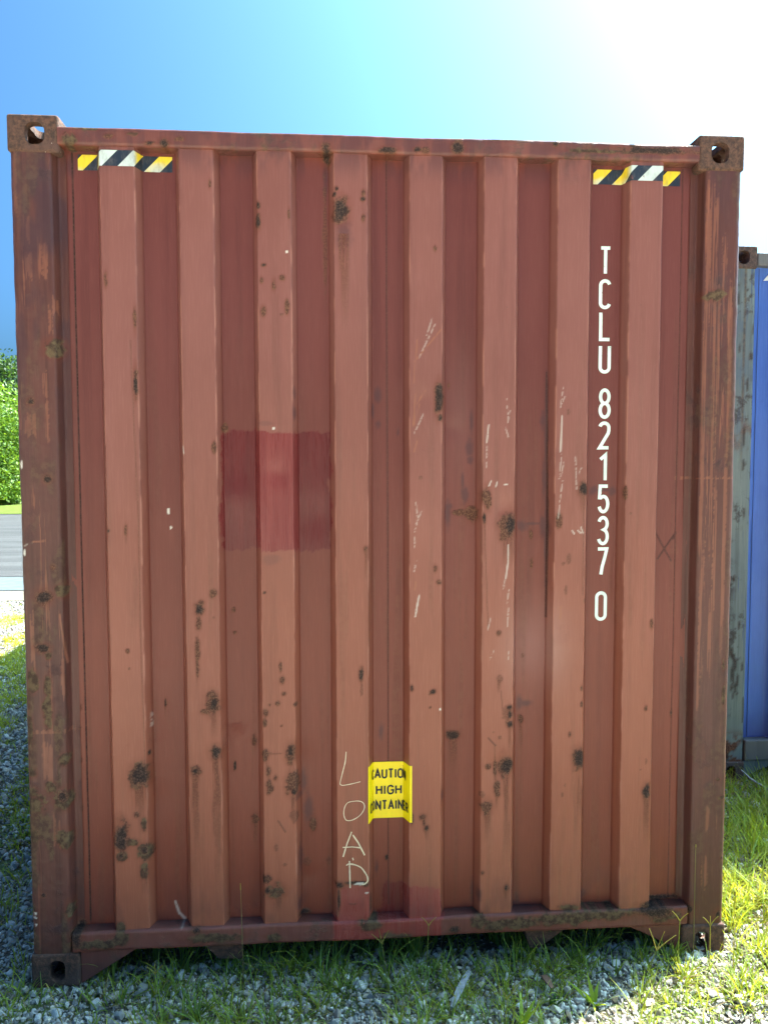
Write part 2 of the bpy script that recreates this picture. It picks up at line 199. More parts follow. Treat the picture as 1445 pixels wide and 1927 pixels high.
    wear = t.math('MAXIMUM', t.math('MAXIMUM', r, d), t.math('MAXIMUM', m, gmask))
    rough = t.math('ADD', t.math('MULTIPLY', wear, .45), rr, clamp=True)
    rough = t.math('SUBTRACT', rough, t.math('MULTIPLY', t.attr('patch'), .12))
    h = t.math('ADD', t.math('MULTIPLY', t.noise(c, 300, 3, .7), .10), t.math('MULTIPLY', wear, t.math('MULTIPLY', n1, 2.2)))
    h = t.math('ADD', h, t.math('MULTIPLY', t.noise(t.co((1,1,.4)), 9, 2), .8))
    return t.fin(col, rough, t.bump(h, .5, .0022), .26)
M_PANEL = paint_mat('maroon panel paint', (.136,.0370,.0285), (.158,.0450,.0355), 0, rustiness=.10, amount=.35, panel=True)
M_POST = paint_mat('scraped maroon post paint', (.092,.034,.026), (.128,.045,.033), .60, rustiness=.55, amount=.6, undercoat=(.29,.105,.058))
M_RAIL = paint_mat('maroon rail paint', (.155,.050,.038), (.19,.066,.050), .25, rustiness=.7, amount=.7, grimec=(.095,.062,.040))
def cast_mat(name, a, b, c):
    t = NT(name); q = t.co(); n = t.noise(q, 60, 8, .7); n2 = t.noise(q, 11, 4)
    col = t.mix(t.ramp(n, .38, .66), a, b); col = t.mix(t.ramp(n2, .5, .7), col, c)
    sp = t.ramp(t.voro(t.co(loc=(.1,.7,.3)), 60), .10, .05); col = t.mix(t.math('MULTIPLY', sp, t.ramp(n2, .52, .6)), col, (.55, .45, .36))
    return t.fin(col, .85, t.bump(t.math('ADD', n, t.math('MULTIPLY', t.noise(q, 190, 4), .6)), .8, .005), .3)
M_CAST = cast_mat('rusted cast steel', (.058,.034,.025), (.155,.074,.048), (.115,.060,.046))
M_CAST2 = cast_mat('brown grey cast steel', (.060,.044,.040), (.14,.085,.065), (.10,.075,.07))
def flat_mat(name, col, rough=.5, var=.15, spec=.4, sc=40):
    t = NT(name); n = t.noise(t.co(), sc, 5, .6)
    return t.fin(t.mix(t.ramp(n, .3, .7), tuple(v*(1-var) for v in col), tuple(min(1, v*(1+var)) for v in col)), rough, t.bump(n, .15, .001), spec)
def worn_mat(name, col, under, rough, lo, hi, grime):
    t = NT(name); c = t.co(); a = t.noise(c, 95, 5, .7); b = t.noise(c, 9, 3); g = t.noise(t.co((1,1,.3)), 34, 5, .65)
    chip = t.math('MULTIPLY', t.ramp(a, lo, lo+.03), t.ramp(b, .45, .62))
    k = t.mix(t.math('MULTIPLY', t.ramp(g, .42, .72), grime), col, tuple(v*.55 for v in col))
    return t.fin(t.mix(chip, k, under), rough, t.bump(a, .2, .001), .4)
M_LETTER = worn_mat('pale green white vinyl', (.78,.90,.80), (.20,.070,.050), .5, .60, .63, .35)
M_DARKIN = flat_mat('dark underside steel', (.035,.028,.025), .8)
M_SIGN = worn_mat('yellow vinyl', (.95,.72,.002), (.45,.30,.05), .42, .66, .69, .16)
M_BLACKINK = flat_mat('black vinyl lettering', (.012,.012,.013), .45, .1)
M_CHALK = flat_mat('cream paint marker', (.72,.60,.40), .7, .1)
def hazard_mat():
    t = NT('faded hazard stripe vinyl'); uv = t.new('UVMap'); uv.uv_map = 'arc'; sp = t.new('SeparateXYZ'); t.t.links.new(uv.outputs[0], sp.inputs[0])
    s = t.math('SUBTRACT', sp.outputs[0], sp.outputs[1])     # metres along minus up -> bands leaning right
    f = t.math('FRACT', t.math('DIVIDE', t.math('ADD', s, 1.0), .1015))
    blk = t.math('MULTIPLY', t.ramp(f, .0, .01), t.ramp(f, .505, .495))
    n = t.noise(t.co(), 9, 3); o = t.attr('outer')
    fade = t.math('ADD', t.math('MULTIPLY', o, 1.0), t.ramp(t.math('ADD', t.math('MULTIPLY', sp.outputs[1], -11), t.math('MULTIPLY', n, 1.2)), .36, .72), clamp=True)
    lt = t.mix(fade, (.80, .60, .03), (.56, .62, .56))
    n2 = t.noise(t.co(), 70, 4); peel = t.math('MULTIPLY', t.ramp(n2, .62, .64), t.ramp(t.noise(t.co(), 14, 2), .52, .6))
    bl = t.mix(n, (.014, .022, .034), (.02, .03, .045))
    col = t.mix(blk, lt, bl)
    col = t.mix(t.math('MULTIPLY', peel, o), col, (.24, .085, .062))
    return t.fin(t.mix(t.math('MULTIPLY', t.ramp(t.noise(t.co((1,1,.4)), 55, 5, .7), .45, .75), .4), col, (.16,.13,.11)), .42, None, .4)
M_HAZ = hazard_mat()

# ------------------------------------------------------------------ the maroon container: face geometry
W_, H_, D_ = 2.438, 2.896, 6.058
RIBS = [1.094 + .2515 * (k - 3) for k in range(8)]
YO, YI = .008, .053
def panel_profile():
    """bent sheet profile, list of (x, y, outer)"""
    pts = [(.152, .050), (.155, .0505), (.1855, .0505), (.1865, YI), (.19, YI)]
    for c in RIBS:
        for s in (-1, 1):
            xo, xi = c + s*.055, c + s*.073
            ang = math.atan2(YI-YO, .018); r = .0065; tn = r * math.tan(ang/2)
            dirx, diry = .018/math.hypot(.018, .045), .045/math.hypot(.018, .045)
            A = [(xo - s*tn, YO), (xo + s*dirx*tn, YO + diry*tn)]; B = [(xi - s*dirx*tn, YI - diry*tn), (xi + s*tn, YI)]
            def arc(P, C, Q):
                return [((1-u)**2*P[0]+2*u*(1-u)*C[0]+u*u*Q[0], (1-u)**2*P[1]+2*u*(1-u)*C[1]+u*u*Q[1]) for u in np.linspace(0, 1, 5)]
            seq = arc(A[0], (xo, YO), A[1]) + [(A[1][0]*(1-u)+B[0][0]*u, A[1][1]*(1-u)+B[0][1]*u) for u in (.25,.5,.75)] + arc(B[0], (xi, YI), B[1])
            pts += seq if s == 1 else seq[::-1]
    pts += [(2.245, YI), (2.2465, .0505), (2.28, .0505), (2.286, .050)]
    return pts
def densify(pts, st=.004):
    out = [pts[0]]
    for a, b in zip(pts, pts[1:]):
        n = max(1, int(math.hypot(b[0]-a[0], b[1]-a[1]) / st + .5))
        out += [(a[0]+(b[0]-a[0])*i/n, a[1]+(b[1]-a[1])*i/n) for i in range(1, n+1)]
    return np.array(out)
PP = densify(panel_profile())
ARC = np.concatenate([[0], np.cumsum(np.hypot(np.diff(PP[:,0]), np.diff(PP[:,1])))])
def yprof(x): return np.interp(x, PP[:,0], PP[:,1])
def wear(x, z):
    """all wear masks at points of the face (metres)"""
    x = x.ravel(); z = z.ravel()
    A = {k: np.zeros_like(x) for k in ('dark','rust','moss','pale','patch','purple','old','halo','cloud')}
    nb = fbm(x, z, .016, 3); nf = fbm(x, z, .007, 9, 3); ns = fbm(x*1., z*.06, .006, 21, 3)
    jag = (fbm(x, z, .035, 4, 2) - .5) * .9 + (nb - .5) * .85 + (nf - .5) * .5
    tgt = {'k': 'dark', 'r': 'rust', 'f': 'rust', 'm': 'moss', 'p': 'pale', 'w': 'pale', 'g': 'purple', 'u': 'purple', 'o': 'old'}
    for s in SPOTS.split(';'):
        a = s.split(); cx, cz, rx, rz = (float(v)/1000 for v in a[:4]); k = a[4]; dr = float(a[5])/1000
        rx = max(rx, .0035); rz = max(rz, .0035)
        R_ = 2.4
        i = np.where((abs(x-cx) < rx*R_) & (abs(z-cz) < rz*R_))[0]
        if len(i):
            d = np.sqrt(((x[i]-cx)/rx)**2 + ((z[i]-cz)/rz)**2)
            if k == 'o':
                v = sstep(1.12, .9, np.maximum(abs(x[i]-cx)/rx, abs(z[i]-cz)/rz) + (nf[i]-.5)*.5 + (vnoise(x[i]/.006, z[i]*0, 5)-.5)*1.1); A['old'][i] = np.maximum(A['old'][i], v*.62); continue
            dj = d + jag[i]
            v = sstep(1.15, .8, dj)
            if k == 'f': v = v*.55
            if k == 'g': v = sstep(1.3, .7, d + jag[i]*.5)*.30
            if k == 'u': v = sstep(1.5, .35, d + jag[i]*.7)*.75
            if k == 'm': v = v * .95
            if k == 'k':
                core = sstep(1.0, .65, dj)*1.0*(.65+.35*sstep(.30, .5, nf[i] + .25*(1-d))); A['dark'][i] = np.maximum(A['dark'][i], core)
                A['rust'][i] = np.maximum(A['rust'][i], sstep(1.35, .85, dj)*.95)
                A['halo'][i] = np.maximum(A['halo'][i], sstep(2.2, .8, d + jag[i]*.5)*.6)
            else:
                A[tgt[k]][i] = np.maximum(A[tgt[k]][i], v)
                if k in 'rm': A['halo'][i] = np.maximum(A['halo'][i], sstep(1.9, .8, d + jag[i]*.5)*.5)
        if dr > 0:
            i = np.where((abs(x-cx) < rx*1.1) & (z < cz) & (z > cz-rz-dr))[0]
            if len(i):
                q = (cz - z[i])/(rz+dr); e = 1 - abs(x[i]-cx)/(rx*1.1)
                v = sstep(.40, .62, ns[i]+.28*e-.12) * (1-q)**.8 * sstep(0, .5, e)
                A['rust'][i] = np.maximum(A['rust'][i], v*.6); A['halo'][i] = np.maximum(A['halo'][i], sstep(0,.8,e)*(1-q)*(.45+.55*v))
    for s in LINES.split(';'):
        a = s.split(); x0, z0, x1, z1, wd = (float(v)/1000 for v in a[:5]); k = a[5]; wd = max(wd, .003)
        i = np.where((x > min(x0,x1)-.012) & (x < max(x0,x1)+.012) & (z > min(z0,z1)-.012) & (z < max(z0,z1)+.012))[0]
        if not len(i): continue
        L = math.hypot(x1-x0, z1-z0); ux, uz = (x1-x0)/L, (z1-z0)/L
        tt = np.clip((x[i]-x0)*ux + (z[i]-z0)*uz, 0, L); dd = np.hypot(x[i]-x0-ux*tt, z[i]-z0-uz*tt)
        wv = wd*.5*(.5+1.1*fbm(tt, tt*0, .02, 31, 2)) if k in 'pwo' else wd*.5
        v = sstep(1.0, .2, dd/(wv+.0022))
        if k == 'w': v = v*.6
        if k == 'p': v = v*.34*sstep(.35, .5, nf[i])
        if k == 'f': v = v*.5
        if k == 'o': v = v*.9
        if k == 'l': v = v*.65
        key = {'p':'pale','w':'pale','o':'old','l':'dark','f':'rust'}[k]
        A[key][i] = np.maximum(A[key][i], v)
    # repainted rectangles
    e = (nf-.5)*.012 + (nb-.5)*.018 + (fbm(x, z, .06, 33, 2)-.5)*.02
    def rect(x0, x1, z0, z1): return sstep(0, .004, np.minimum(np.minimum(x-x0, x1-x), np.minimum(z-z0, z1-z)) + e)
    A['patch'] = np.maximum.reduce([rect(.655, 1.024, 1.486, 1.893 - .0*x)*(.92 + .0*x), rect(1.044, 1.157, -.1, .312)*.85, rect(1.19, 1.408, -.1, .302)*.95, rect(1.019, 1.403, .1, .205)])
    A['patch'] *= np.clip(.97 + .3*(fbm(x, z*.12, .03, 41) - .4), .85, 1)
    # brown run-off low on the wall and dirt against both rails
    lo = .65 * sstep(.42, .19, z) * (z > .192) * sstep(.42, .66, fbm(x, z*.5, .05, 51)); hi = sstep(2.70, 2.80, z) * sstep(.35, .6, fbm(x, z*.3, .03, 52))
    A['purple'] = np.maximum(A['purple'], np.maximum(lo*.45, hi*.55))
    A['cloud'] = np.exp(-(((x-1.735)/.10)**2 + ((z-1.14)/.15)**2))*.6 + np.exp(-(((x-1.47)/.05)**2 + ((z-1.95)/.2)**2))*.25
    # welded seams
    for xs, ww, vv in ((.1868, .0034, .95), (2.2440, .0026, .6)):
        A['dark'] = np.maximum(A['dark'], sstep(ww, ww*.4, abs(x - xs)) * vv * (z < 2.8) * (z > .2) * (.7+.3*sstep(.3,.6,nb)))
    # olive rain streaks down the faces
    stn = sstep(.60, .80, fbm(x, z*.05, .022, 61, 3)); A['moss'] = np.maximum(A['moss'], stn*.16*sstep(2.9, 1.2, z))
    return A
def grid_obj(name, X, Y, Z, mat, parent, extra=None, rust=True):
    n, m = X.shape
    V = np.stack([X, Y, Z], -1).reshape(-1, 3)
    i = np.arange(n*m).reshape(n, m)
    F = np.stack([i[:-1,:-1], i[:-1,1:], i[1:,1:], i[1:,:-1]], -1).reshape(-1, 4)
    at = wear(X, Z) if rust else {}
    at.update(extra or {})
    return mesh_np(name, V, F, mat, parent, True, at)
C1 = root('shipping_container', (1.219, 0, 0), 'rusty maroon shipping container filling the picture, yellow caution sign on its ribbed end', 'shipping container', 'shipping containers on the gravel yard')
# end panel
zs = np.arange(.150, 2.83, .004)
X, Z = np.meshgrid(PP[:,0], zs); Y = np.tile(PP[:,1], (len(zs), 1))
wob = (fbm(X, Z*.5, .30, 71, 3) - .5) * .010
DENTS = ((.96,1.60,.10,.004),(.70,1.66,.09,-.004),(.84,1.75,.05,.003),(1.33,2.0,.05,.003),(1.62,1.63,.06,.005),(1.60,1.05,.10,.004),(1.72,.95,.10,.005),(.92,.75,.07,.004),(.40,.62,.08,.004),(1.60,.72,.06,.004),(.93,.33,.06,.004),(1.09,.26,.05,-.003),(1.45,1.9,.05,.003))
def fdent(x, z):
    d_ = np.zeros_like(x)
    for cx, cz, r, d in DENTS: d_ += d*np.exp(-((x-cx)**2+(z-cz)**2)/(r*r*.5))
    return d_
dent = fdent(X, Z)
Y = Y + wob + dent
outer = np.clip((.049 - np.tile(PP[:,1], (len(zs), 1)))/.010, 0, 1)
edg = sstep(.42, .62, fbm(X*0+X, Z, .10, 74)) * np.max([np.exp(-((X - c - s_*.0555)/.0022)**2) for c in RIBS for s_ in (-1, 1)], 0) * (.35 + .9*sstep(.3, .6, fbm(X*0, Z, .12, 73)))  # mask for the highlight painted on the rib bends
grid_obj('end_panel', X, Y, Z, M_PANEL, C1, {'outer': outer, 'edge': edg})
def yface(x, z):   # where the wall surface is, for things stuck on it
    w_ = (fbm(x, z*.5, .30, 71, 3) - .5) * .010
    return yprof(x) + w_ + fdent(np.asarray(x, float), np.asarray(z, float))
# corner posts
def post(mirror):
    pts = [(.003, .150), (.003, .028)]
    pts += [(.025 - .022*math.cos(a), .028 - .022*math.sin(a)) for a in np.linspace(.15, math.pi/2, 9)]
    pts += [(.060,.006), (.124,.006)]
    pts += [(.124 + .011*math.sin(a), .017 - .011*math.cos(a)) for a in np.linspace(.2, 1.35, 5)]
    pts += [(.143,.044), (.1465,.0465), (.152,.0475), (.168,.0475)]
    p = densify(pts, .0045); x = p[:,0] if not mirror else W_ - p[:,0]; y = p[:,1]
    if mirror: x = x[::-1]; y = y[::-1]
    zs = np.arange(.100, 2.79, .0045); X, Z = np.meshgrid(x, zs); Y = np.tile(y, (len(zs), 1))
    front = (Y < .02)
    Y = Y + (fbm(X, Z*.3, .12, 81, 3)-.5)*.005 + (fbm(X, Z, .02, 82, 3)-.5)*.0016
    xe = X + np.where(abs(X - (0 if not mirror else W_)) < .03, (fbm(Z, Z*0, .05, 83, 3)-.5)*.004, 0)
    # olive-grey film in irregular fields, thicker low down on the left post and at the outer edge
    g = fbm(X*1.0, Z*.35, .06, 84 + mirror, 4)
    edge = np.exp(-abs(X - (.022 if not mirror else W_-.022))/.016)
    ex = wear(X, Z)
    lo = sstep(2.0, .4, Z).ravel() if not mirror else 0*Z.ravel()
    ex['moss'] = np.maximum(ex['moss'], (sstep(.56, .68, g + .13*edge).ravel()*(.28+.40*lo))*(Y.ravel() < .03))
    top = sstep(1.4, 2.6, Z).ravel(); ex['purple'] = np.maximum(ex['purple'], top*sstep(.40, .62, fbm(X, Z*.25, .05, 86)).ravel()*.8*(.35 if mirror else 1))
    n = X.shape; V = np.stack([xe, Y, Z], -1).reshape(-1, 3); i = np.arange(n[0]*n[1]).reshape(n)
    F = np.stack([i[:-1,:-1], i[:-1,1:], i[1:,1:], i[1:,:-1]], -1).reshape(-1, 4)
    return mesh_np('corner_post', V, F, M_POST, C1, True, ex)
post(0); post(1)
# header and sill rails
def rail(name, prof, x0, x1, mat, bent):
    p = densify(prof, .005); xs = np.arange(x0, x1+.001, .005)
    X, Yp = np.meshgrid(xs, p[:,0]); Z = np.tile(p[:,1][:,None], (1, len(xs)))
    Y = Yp + (fbm(X, Z*0, .16, 91, 3)-.5)*bent + (fbm(X, Z, .03, 92, 3)-.5)*.0025
    Z = Z + (fbm(X, Z*0, .25, 93, 3)-.5)*bent
    return grid_obj(name, X[::-1], Y[::-1], Z[::-1], mat, C1)
rail('header_rail', [(.13,2.861), (.008,2.861), (.002,2.858), (0,2.852), (0,2.812), (.002,2.806), (.008,2.803), (.075,2.803)], .158, 2.280, M_RAIL, .005)
rail('sill_rail', [(.075,.189), (.008,.189), (.002,.187), (0,.181), (0,.128), (.002,.122), (.008,.120), (.10,.120)], .140, 2.298, M_RAIL, .008)
# weld bead strips
def strip(name, bs, mat, parent, bv=0):
    V, F = boxes(bs); o = mesh_np(name, V, F, mat, parent)
    return bevel(o, bv) if bv else o
# corner castings: real hollow blocks
def casting(cx, cz, mat, parent, ox=0, oy=0, oz=0, back=False, right=False, label=None):
    """162 wide, 178 deep, 118 high; outer bottom corner given"""
    import bmesh
    w0, d0, h0 = .162, .178, .118
    def blk(x0, x1, y0, y1, z0, z1, bv=0, seg=3):
        bm = bmesh.new(); bmesh.ops.create_cube(bm, size=1)
        for v in bm.verts: v.co = ((x0+x1)/2 + v.co.x*(x1-x0), (y0+y1)/2 + v.co.y*(y1-y0), (z0+z1)/2 + v.co.z*(z1-z0))
        if bv: bmesh.ops.bevel(bm, geom=bm.edges[:], offset=bv, segments=seg, affect='EDGES', profile=.5)
        me = bpy.data.meshes.new('tmp'); bm.to_mesh(me); bm.free(); return bpy.data.objects.new('tmp', me)
    def slot(cx_, cz_, w_, h_, y0, y1, axis):
        bm = bmesh.new(); r = w_/2; pts = []
        for k in range(24):
            a = 2*math.pi*k/24; sx, sz = math.cos(a), math.sin(a)
            pts.append((cx_ + r*np.sign(sx)*abs(sx)**.8, cz_ + (h_/2-r)*(1 if sz >= 0 else -1) + r*np.sign(sz)*abs(sz)**.9))
        def P(a, b, c): return (a, c, b) if axis == 'y' else ((c, a, b) if axis == 'x' else (a, b, c))
        v0 = [bm.verts.new(P(a, b, y0)) for a, b in pts]; v1 = [bm.verts.new(P(a, b, y1)) for a, b in pts]
        bm.faces.new(v0); bm.faces.new(v1[::-1])
        for k in range(24): bm.faces.new((v0[(k+1) % 24], v0[k], v1[k], v1[(k+1) % 24]))
        bmesh.ops.recalc_face_normals(bm, faces=bm.faces[:])
        me = bpy.data.meshes.new('tmp'); bm.to_mesh(me); bm.free(); return bpy.data.objects.new('tmp', me)
    outer_ = blk(0, w0, 0, d0, 0, h0, .009)
    top = cz > 1
    cut = [blk(.026, w0-.022, .026, d0-.022, .024, h0-.024, .012, 2),
           slot(.087, .058, .062 if top else .052, .070 if top else .074, -.02, .06, 'y'), slot(.088, .056, .052, .080, -.02, .06, 'x'),
           slot(.084, .090, .062, .105, h0-.06 if top else -.02, h0+.02 if top else .06, 'z')]
    COL.objects.link(outer_)
    for c in cut:
        COL.objects.link(c); m = outer_.modifiers.new('b', 'BOOLEAN'); m.operation = 'DIFFERENCE'; m.solver = 'EXACT'; m.object = c
    dg = bpy.context.evaluated_depsgraph_get(); dg.update()
    me = bpy.data.meshes.new_from_object(outer_.evaluated_get(dg))
    for c in cut + [outer_]: bpy.data.objects.remove(c)
    me.name = 'corner_casting'; me.materials.clear(); me.materials.append(mat)
    sx = -1 if right else 1; sy = -1 if back else 1
    mx = Matrix.Diagonal((sx, sy, 1, 1)); me.transform(mx)
    if sx*sy < 0: me.flip_normals()
    me.transform(Matrix.Translation((cx+ox, (D_ if back else 0)+oy, cz+oz)))
    o = link(bpy.data.objects.new('corner_casting', me), parent)
    return o
for bk in (False, True):
    for rgt in (False, True):
        for z_ in (0, H_-.118):
            casting(W_ if rgt else 0, z_, M_CAST, C1, back=bk, right=rgt)
# sides, roof, floor and back end of the box (only a sliver shows, but it is all there)
def side_corr(name, xs, sgn, y0, y1, z0, z1, mat, parent, ox=0, oy=0, oz=0):
    pts = []; y = y0
    while y < y1:
        pts += [(y, 0), (y+.07, 0), (y+.138, .036), (y+.21, .036)]; y += .278
    pts = [p for p in pts if p[0] < y1] + [(y1, 0)]
    p = np.array(pts); V = np.array([(xs + sgn*q[1] + ox, q[0]+oy, z+oz) for z in (z0, z1) for q in p]); n = len(p)
    i = np.arange(n-1); F = np.stack([i, i+1, n+i+1, n+i], -1)
    if sgn > 0: F = F[:, ::-1]
    return mesh_np(name, V, F, mat, parent)
def body(parent, mat, ox=0, oy=0, oz=0):
    side_corr('side_panel', .010, 1, .13, D_-.13, .15, 2.84, mat, parent, ox, oy, oz)
    side_corr('side_panel', W_-.010, -1, .13, D_-.13, .15, 2.84, mat, parent, ox, oy, oz)
    o_ = lambda bs: [(a+ox, b+ox, c+oy, d+oy, e+oz, f+oz) for a, b, c, d, e, f in bs]
    for s in (0, 1):
        xx = (0.006, .058) if not s else (W_-.058, W_-.006)
        strip('top_side_rail', o_([(xx[0], xx[1], .179, D_-.179, 2.80, 2.862)]), mat, parent)
        strip('bottom_side_rail', o_([(xx[0], xx[1], .179, D_-.179, .022, .170)]), mat, parent)
    ro = side_corr('roof', 0, 1, .12, D_-.12, .05, W_-.05, mat, parent)
    me = ro.data
    for v in me.vertices: v.co = (v.co.z + ox, v.co.y + oy, 2.848 - v.co.x*.5 + oz)
    me.flip_normals()
    strip('floor', o_([(.059, W_-.059, .105, D_-.02, .165, .195)]), M_DARKIN, parent)
    strip('cross_members', o_([(.06, W_-.06, y, y+.045, .045, .164) for y in np.arange(.55, D_-.3, .3)]), M_DARKIN, parent)
    strip('door_end', o_([(.15, W_/2-.004, D_-.06, D_-.02, .19, 2.80), (W_/2+.004, W_-.15, D_-.06, D_-.02, .19, 2.80)]), mat, parent, .006)
    strip('rear_frame', o_([(.0, .14, D_-.14, D_-.004, .119, 2.777), (W_-.14, W_, D_-.14, D_-.004, .119, 2.777), (.163, W_-.163, D_-.12, D_-.002, 2.802, 2.872), (.163, W_-.163, D_-.12, D_-.002, .03, .188)]), mat, parent, .006)
body(C1, M_RAIL)
# gussets beside the lower castings and the two lugs under the sill
def bracket(name, pts, y0, y1, rust):
    V, F = prism(pts, y0, y1); o = mesh_np(name, V, F, M_RAIL if not rust else M_CAST, C1); return bevel(o, .004)
bracket('gusset', [(.163,.004),(.345,.116),(.352,.1195),(.163,.1195)][::-1], .010, .022, False)
bracket('gusset', [(2.275,.010),(2.275,.1195),(2.075,.1195),(2.13,.095),(2.235,.040)][::-1], .010, .022, False)
bracket('support_lug', [(.572,.1195),(.628,.064),(.700,.060),(.706,.066),(.708,.1195)], .016, .15, True)
bracket('support_lug', [(1.704,.1195),(1.722,.052),(1.755,.046),(1.772,.058),(1.858,.1195)], .016, .15, True)
# ------------------------------------------------------------------ things stuck and written on the wall
def ribbon(polys, wd, eps=.0016, fy=None, step=.006):
    """2-d strokes in (x,z) -> thin relief mesh lying on the wall"""
    V, Q = [], []
    for k, P in enumerate(polys):
        P = np.array(P, float); D = [P[0]]
        for a, b in zip(P, P[1:]):
            n = max(1, int(np.hypot(*(b-a))/step + .5)); D += [a + (b-a)*i/n for i in range(1, n+1)]
        D = np.array(D); closed = np.hypot(*(D[0]-D[-1])) < 1e-6
        if closed: D = D[:-1]; nx, pv = np.roll(D, -1, 0), np.roll(D, 1, 0)
        else: nx, pv = np.vstack([D[1:], D[-1]*2-D[-2]]), np.vstack([D[0]*2-D[1], D[:-1]])
        t0, t1 = D-pv, nx-D; t0 /= np.hypot(t0[:,0], t0[:,1])[:,None]+1e-9; t1 /= np.hypot(t1[:,0], t1[:,1])[:,None]+1e-9
        n0 = np.stack([-t0[:,1], t0[:,0]], 1); n1 = np.stack([-t1[:,1], t1[:,0]], 1); nn = n0+n1; nn /= np.hypot(nn[:,0], nn[:,1])[:,None]+1e-9
        sc = 1/np.clip((nn*n0).sum(1), .45, 1)
        wv = wd*np.ones(len(D)) if np.isscalar(wd) else wd(D)
        a = D + nn*(sc*wv/2)[:,None]; b = D - nn*(sc*wv/2)[:,None]
        base = len(V); e = eps + k*.00012
        for p in np.stack([a, b], 1).reshape(-1, 2): V.append((p[0], fy(p[0], p[1]) - e if fy else -e, p[1]))
        m = len(D)
        for i in range(m if closed else m-1):
            j = (i+1) % m; Q.append((base+2*i, base+2*i+1, base+2*j+1, base+2*j))
    return np.array(V), np.array(Q)
def arc2(cx, cy, rx, ry, a0, a1, n=14):
    return [(cx+rx*math.cos(math.radians(a0+(a1-a0)*i/n)), cy+ry*math.sin(math.radians(a0+(a1-a0)*i/n))) for i in range(n+1)]
def glyph(c, w=.44, r=None):
    """centre-line strokes of a letter of height 1 and width w"""
    r = r or w/2; a = arc2
    G = {
    'T': [[(0,1),(w,1)], [(w/2,1),(w/2,0)]],
    'C': [a(w/2,1-r,w/2,r,15,180)+a(w/2,r,w/2,r,180,345)],
    'L': [[(0,1),(0,0),(w,0)]],
    'U': [[(0,1)]+a(w/2,r,w/2,r,180,360)+[(w,1)]],
    'O': [a(w/2,1-r,w/2,r,0,180)+a(w/2,r,w/2,r,180,360)+[(w,1-r)]],
    '0': [a(w/2,1-r,w/2,r,0,180)+a(w/2,r,w/2,r,180,360)+[(w,1-r)]],
    '8': [a(w/2,.755,w/2*.94,.245,0,360,26), a(w/2,.255,w/2,.255,0,360,26)],
    '2': [a(w/2,1-r,w/2,r,165,0)+[(w,.70),(w*.93,.58),(w*.1,.06),(0,0),(w,0)]],
    '1': [[(.06*w,.82),(.62*w,1),(.62*w,0)]],
    '5': [[(w*.97,1),(w*.12,1),(w*.05,.55)]+a(w/2,.30,w/2,.30,125,-160,18)],
    '3': [a(w/2,.765,w/2*.95,.235,160,-72,16)+a(w/2,.27,w/2,.27,78,-160,18)],
    '7': [[(0,1),(w,1),(w*.78,.66),(w*.5,.3),(w*.38,0)]],
    'A': [[(0,0),(w/2,1),(w,0)], [(w*.17,.34),(w*.83,.34)]],
    'I': [[(w*.5,1),(w*.5,0)]],
    'N': [[(0,0),(0,1),(w,0),(w,1)]],
    'H': [[(0,1),(0,0)], [(w,1),(w,0)], [(0,.52),(w,.52)]],
    'G': [a(w/2,1-r,w/2,r,25,180)+a(w/2,r,w/2,r,180,360)+[(w,.46),(w*.55,.46)]],
    'E': [[(w,1),(0,1),(0,0),(w,0)], [(0,.52),(w*.9,.52)]],
    'R': [[(0,0),(0,1),(w*.62,1)]+a(w*.62,.755,w*.36,.245,80,-90,10)+[(0,.51)], [(w*.5,.51),(w,0)]],
    }
    return G[c]
ROWS = [('T',2.532,2.433,1.954),('C',2.420,2.317,1.954),('L',2.311,2.207,1.956),('U',2.196,2.095,1.956),('8',2.044,1.938,1.958),('2',1.929,1.831,1.958),('1',1.818,1.717,1.960),('5',1.708,1.606,1.959),('3',1.597,1.493,1.959),('7',1.486,1.383,1.958),('0',1.329,1.223,1.956)]
SW = .0118
for c, zt, zb, xl in ROWS:
    h = zt-zb-SW; wdt = .032
    polys = [[(xl+SW/2+px*h, zb+SW/2+pz*h) for px, pz in g] for g in glyph(c, wdt/h)]
    V, Q = ribbon(polys, SW, .0015, lambda x, z: float(yface(np.array([x]), np.array([z]))[0]))
    mesh_np('letter' if c.isalpha() else 'digit', V, Q[:, ::-1], M_LETTER, C1)
# sloping scrawl in cream marker
CHK = [[tuple(float(v)/1000 for v in t.split(',')) for t in s.split()] for s in CHALK.split(';')]
def smooth(P):
    P = np.array(P); t = np.arange(len(P)); tt = np.linspace(0, len(P)-1, (len(P)-1)*6+1)
    if len(P) < 4: return P
    out = []
    for q in tt:
        i = min(int(q), len(P)-2); f = q-i; p0, p1, p2, p3 = P[max(i-1,0)], P[i], P[i+1], P[min(i+2,len(P)-1)]
        out.append(.5*((2*p1)+(-p0+p2)*f+(2*p0-5*p1+4*p2-p3)*f*f+(-p0+3*p1-3*p2+p3)*f**3))
    return np.array(out)
groups = [[0], [1], [2, 3, 4], [5], [6, 7]]
for gi, g in enumerate(groups):
    polys = [smooth(CHK[k]) for k in g]
    V, Q = ribbon(polys, lambda D: (.0028 if gi < 2 else .0046) * (.7 + .6*vnoise(D[:,0]*90, D[:,1]*90, 3)), .0012, lambda x, z: float(yface(np.array([x]), np.array([z]))[0]), .004)
    mesh_np('handwritten_letter', V, Q[:, ::-1], M_CHALK, C1)
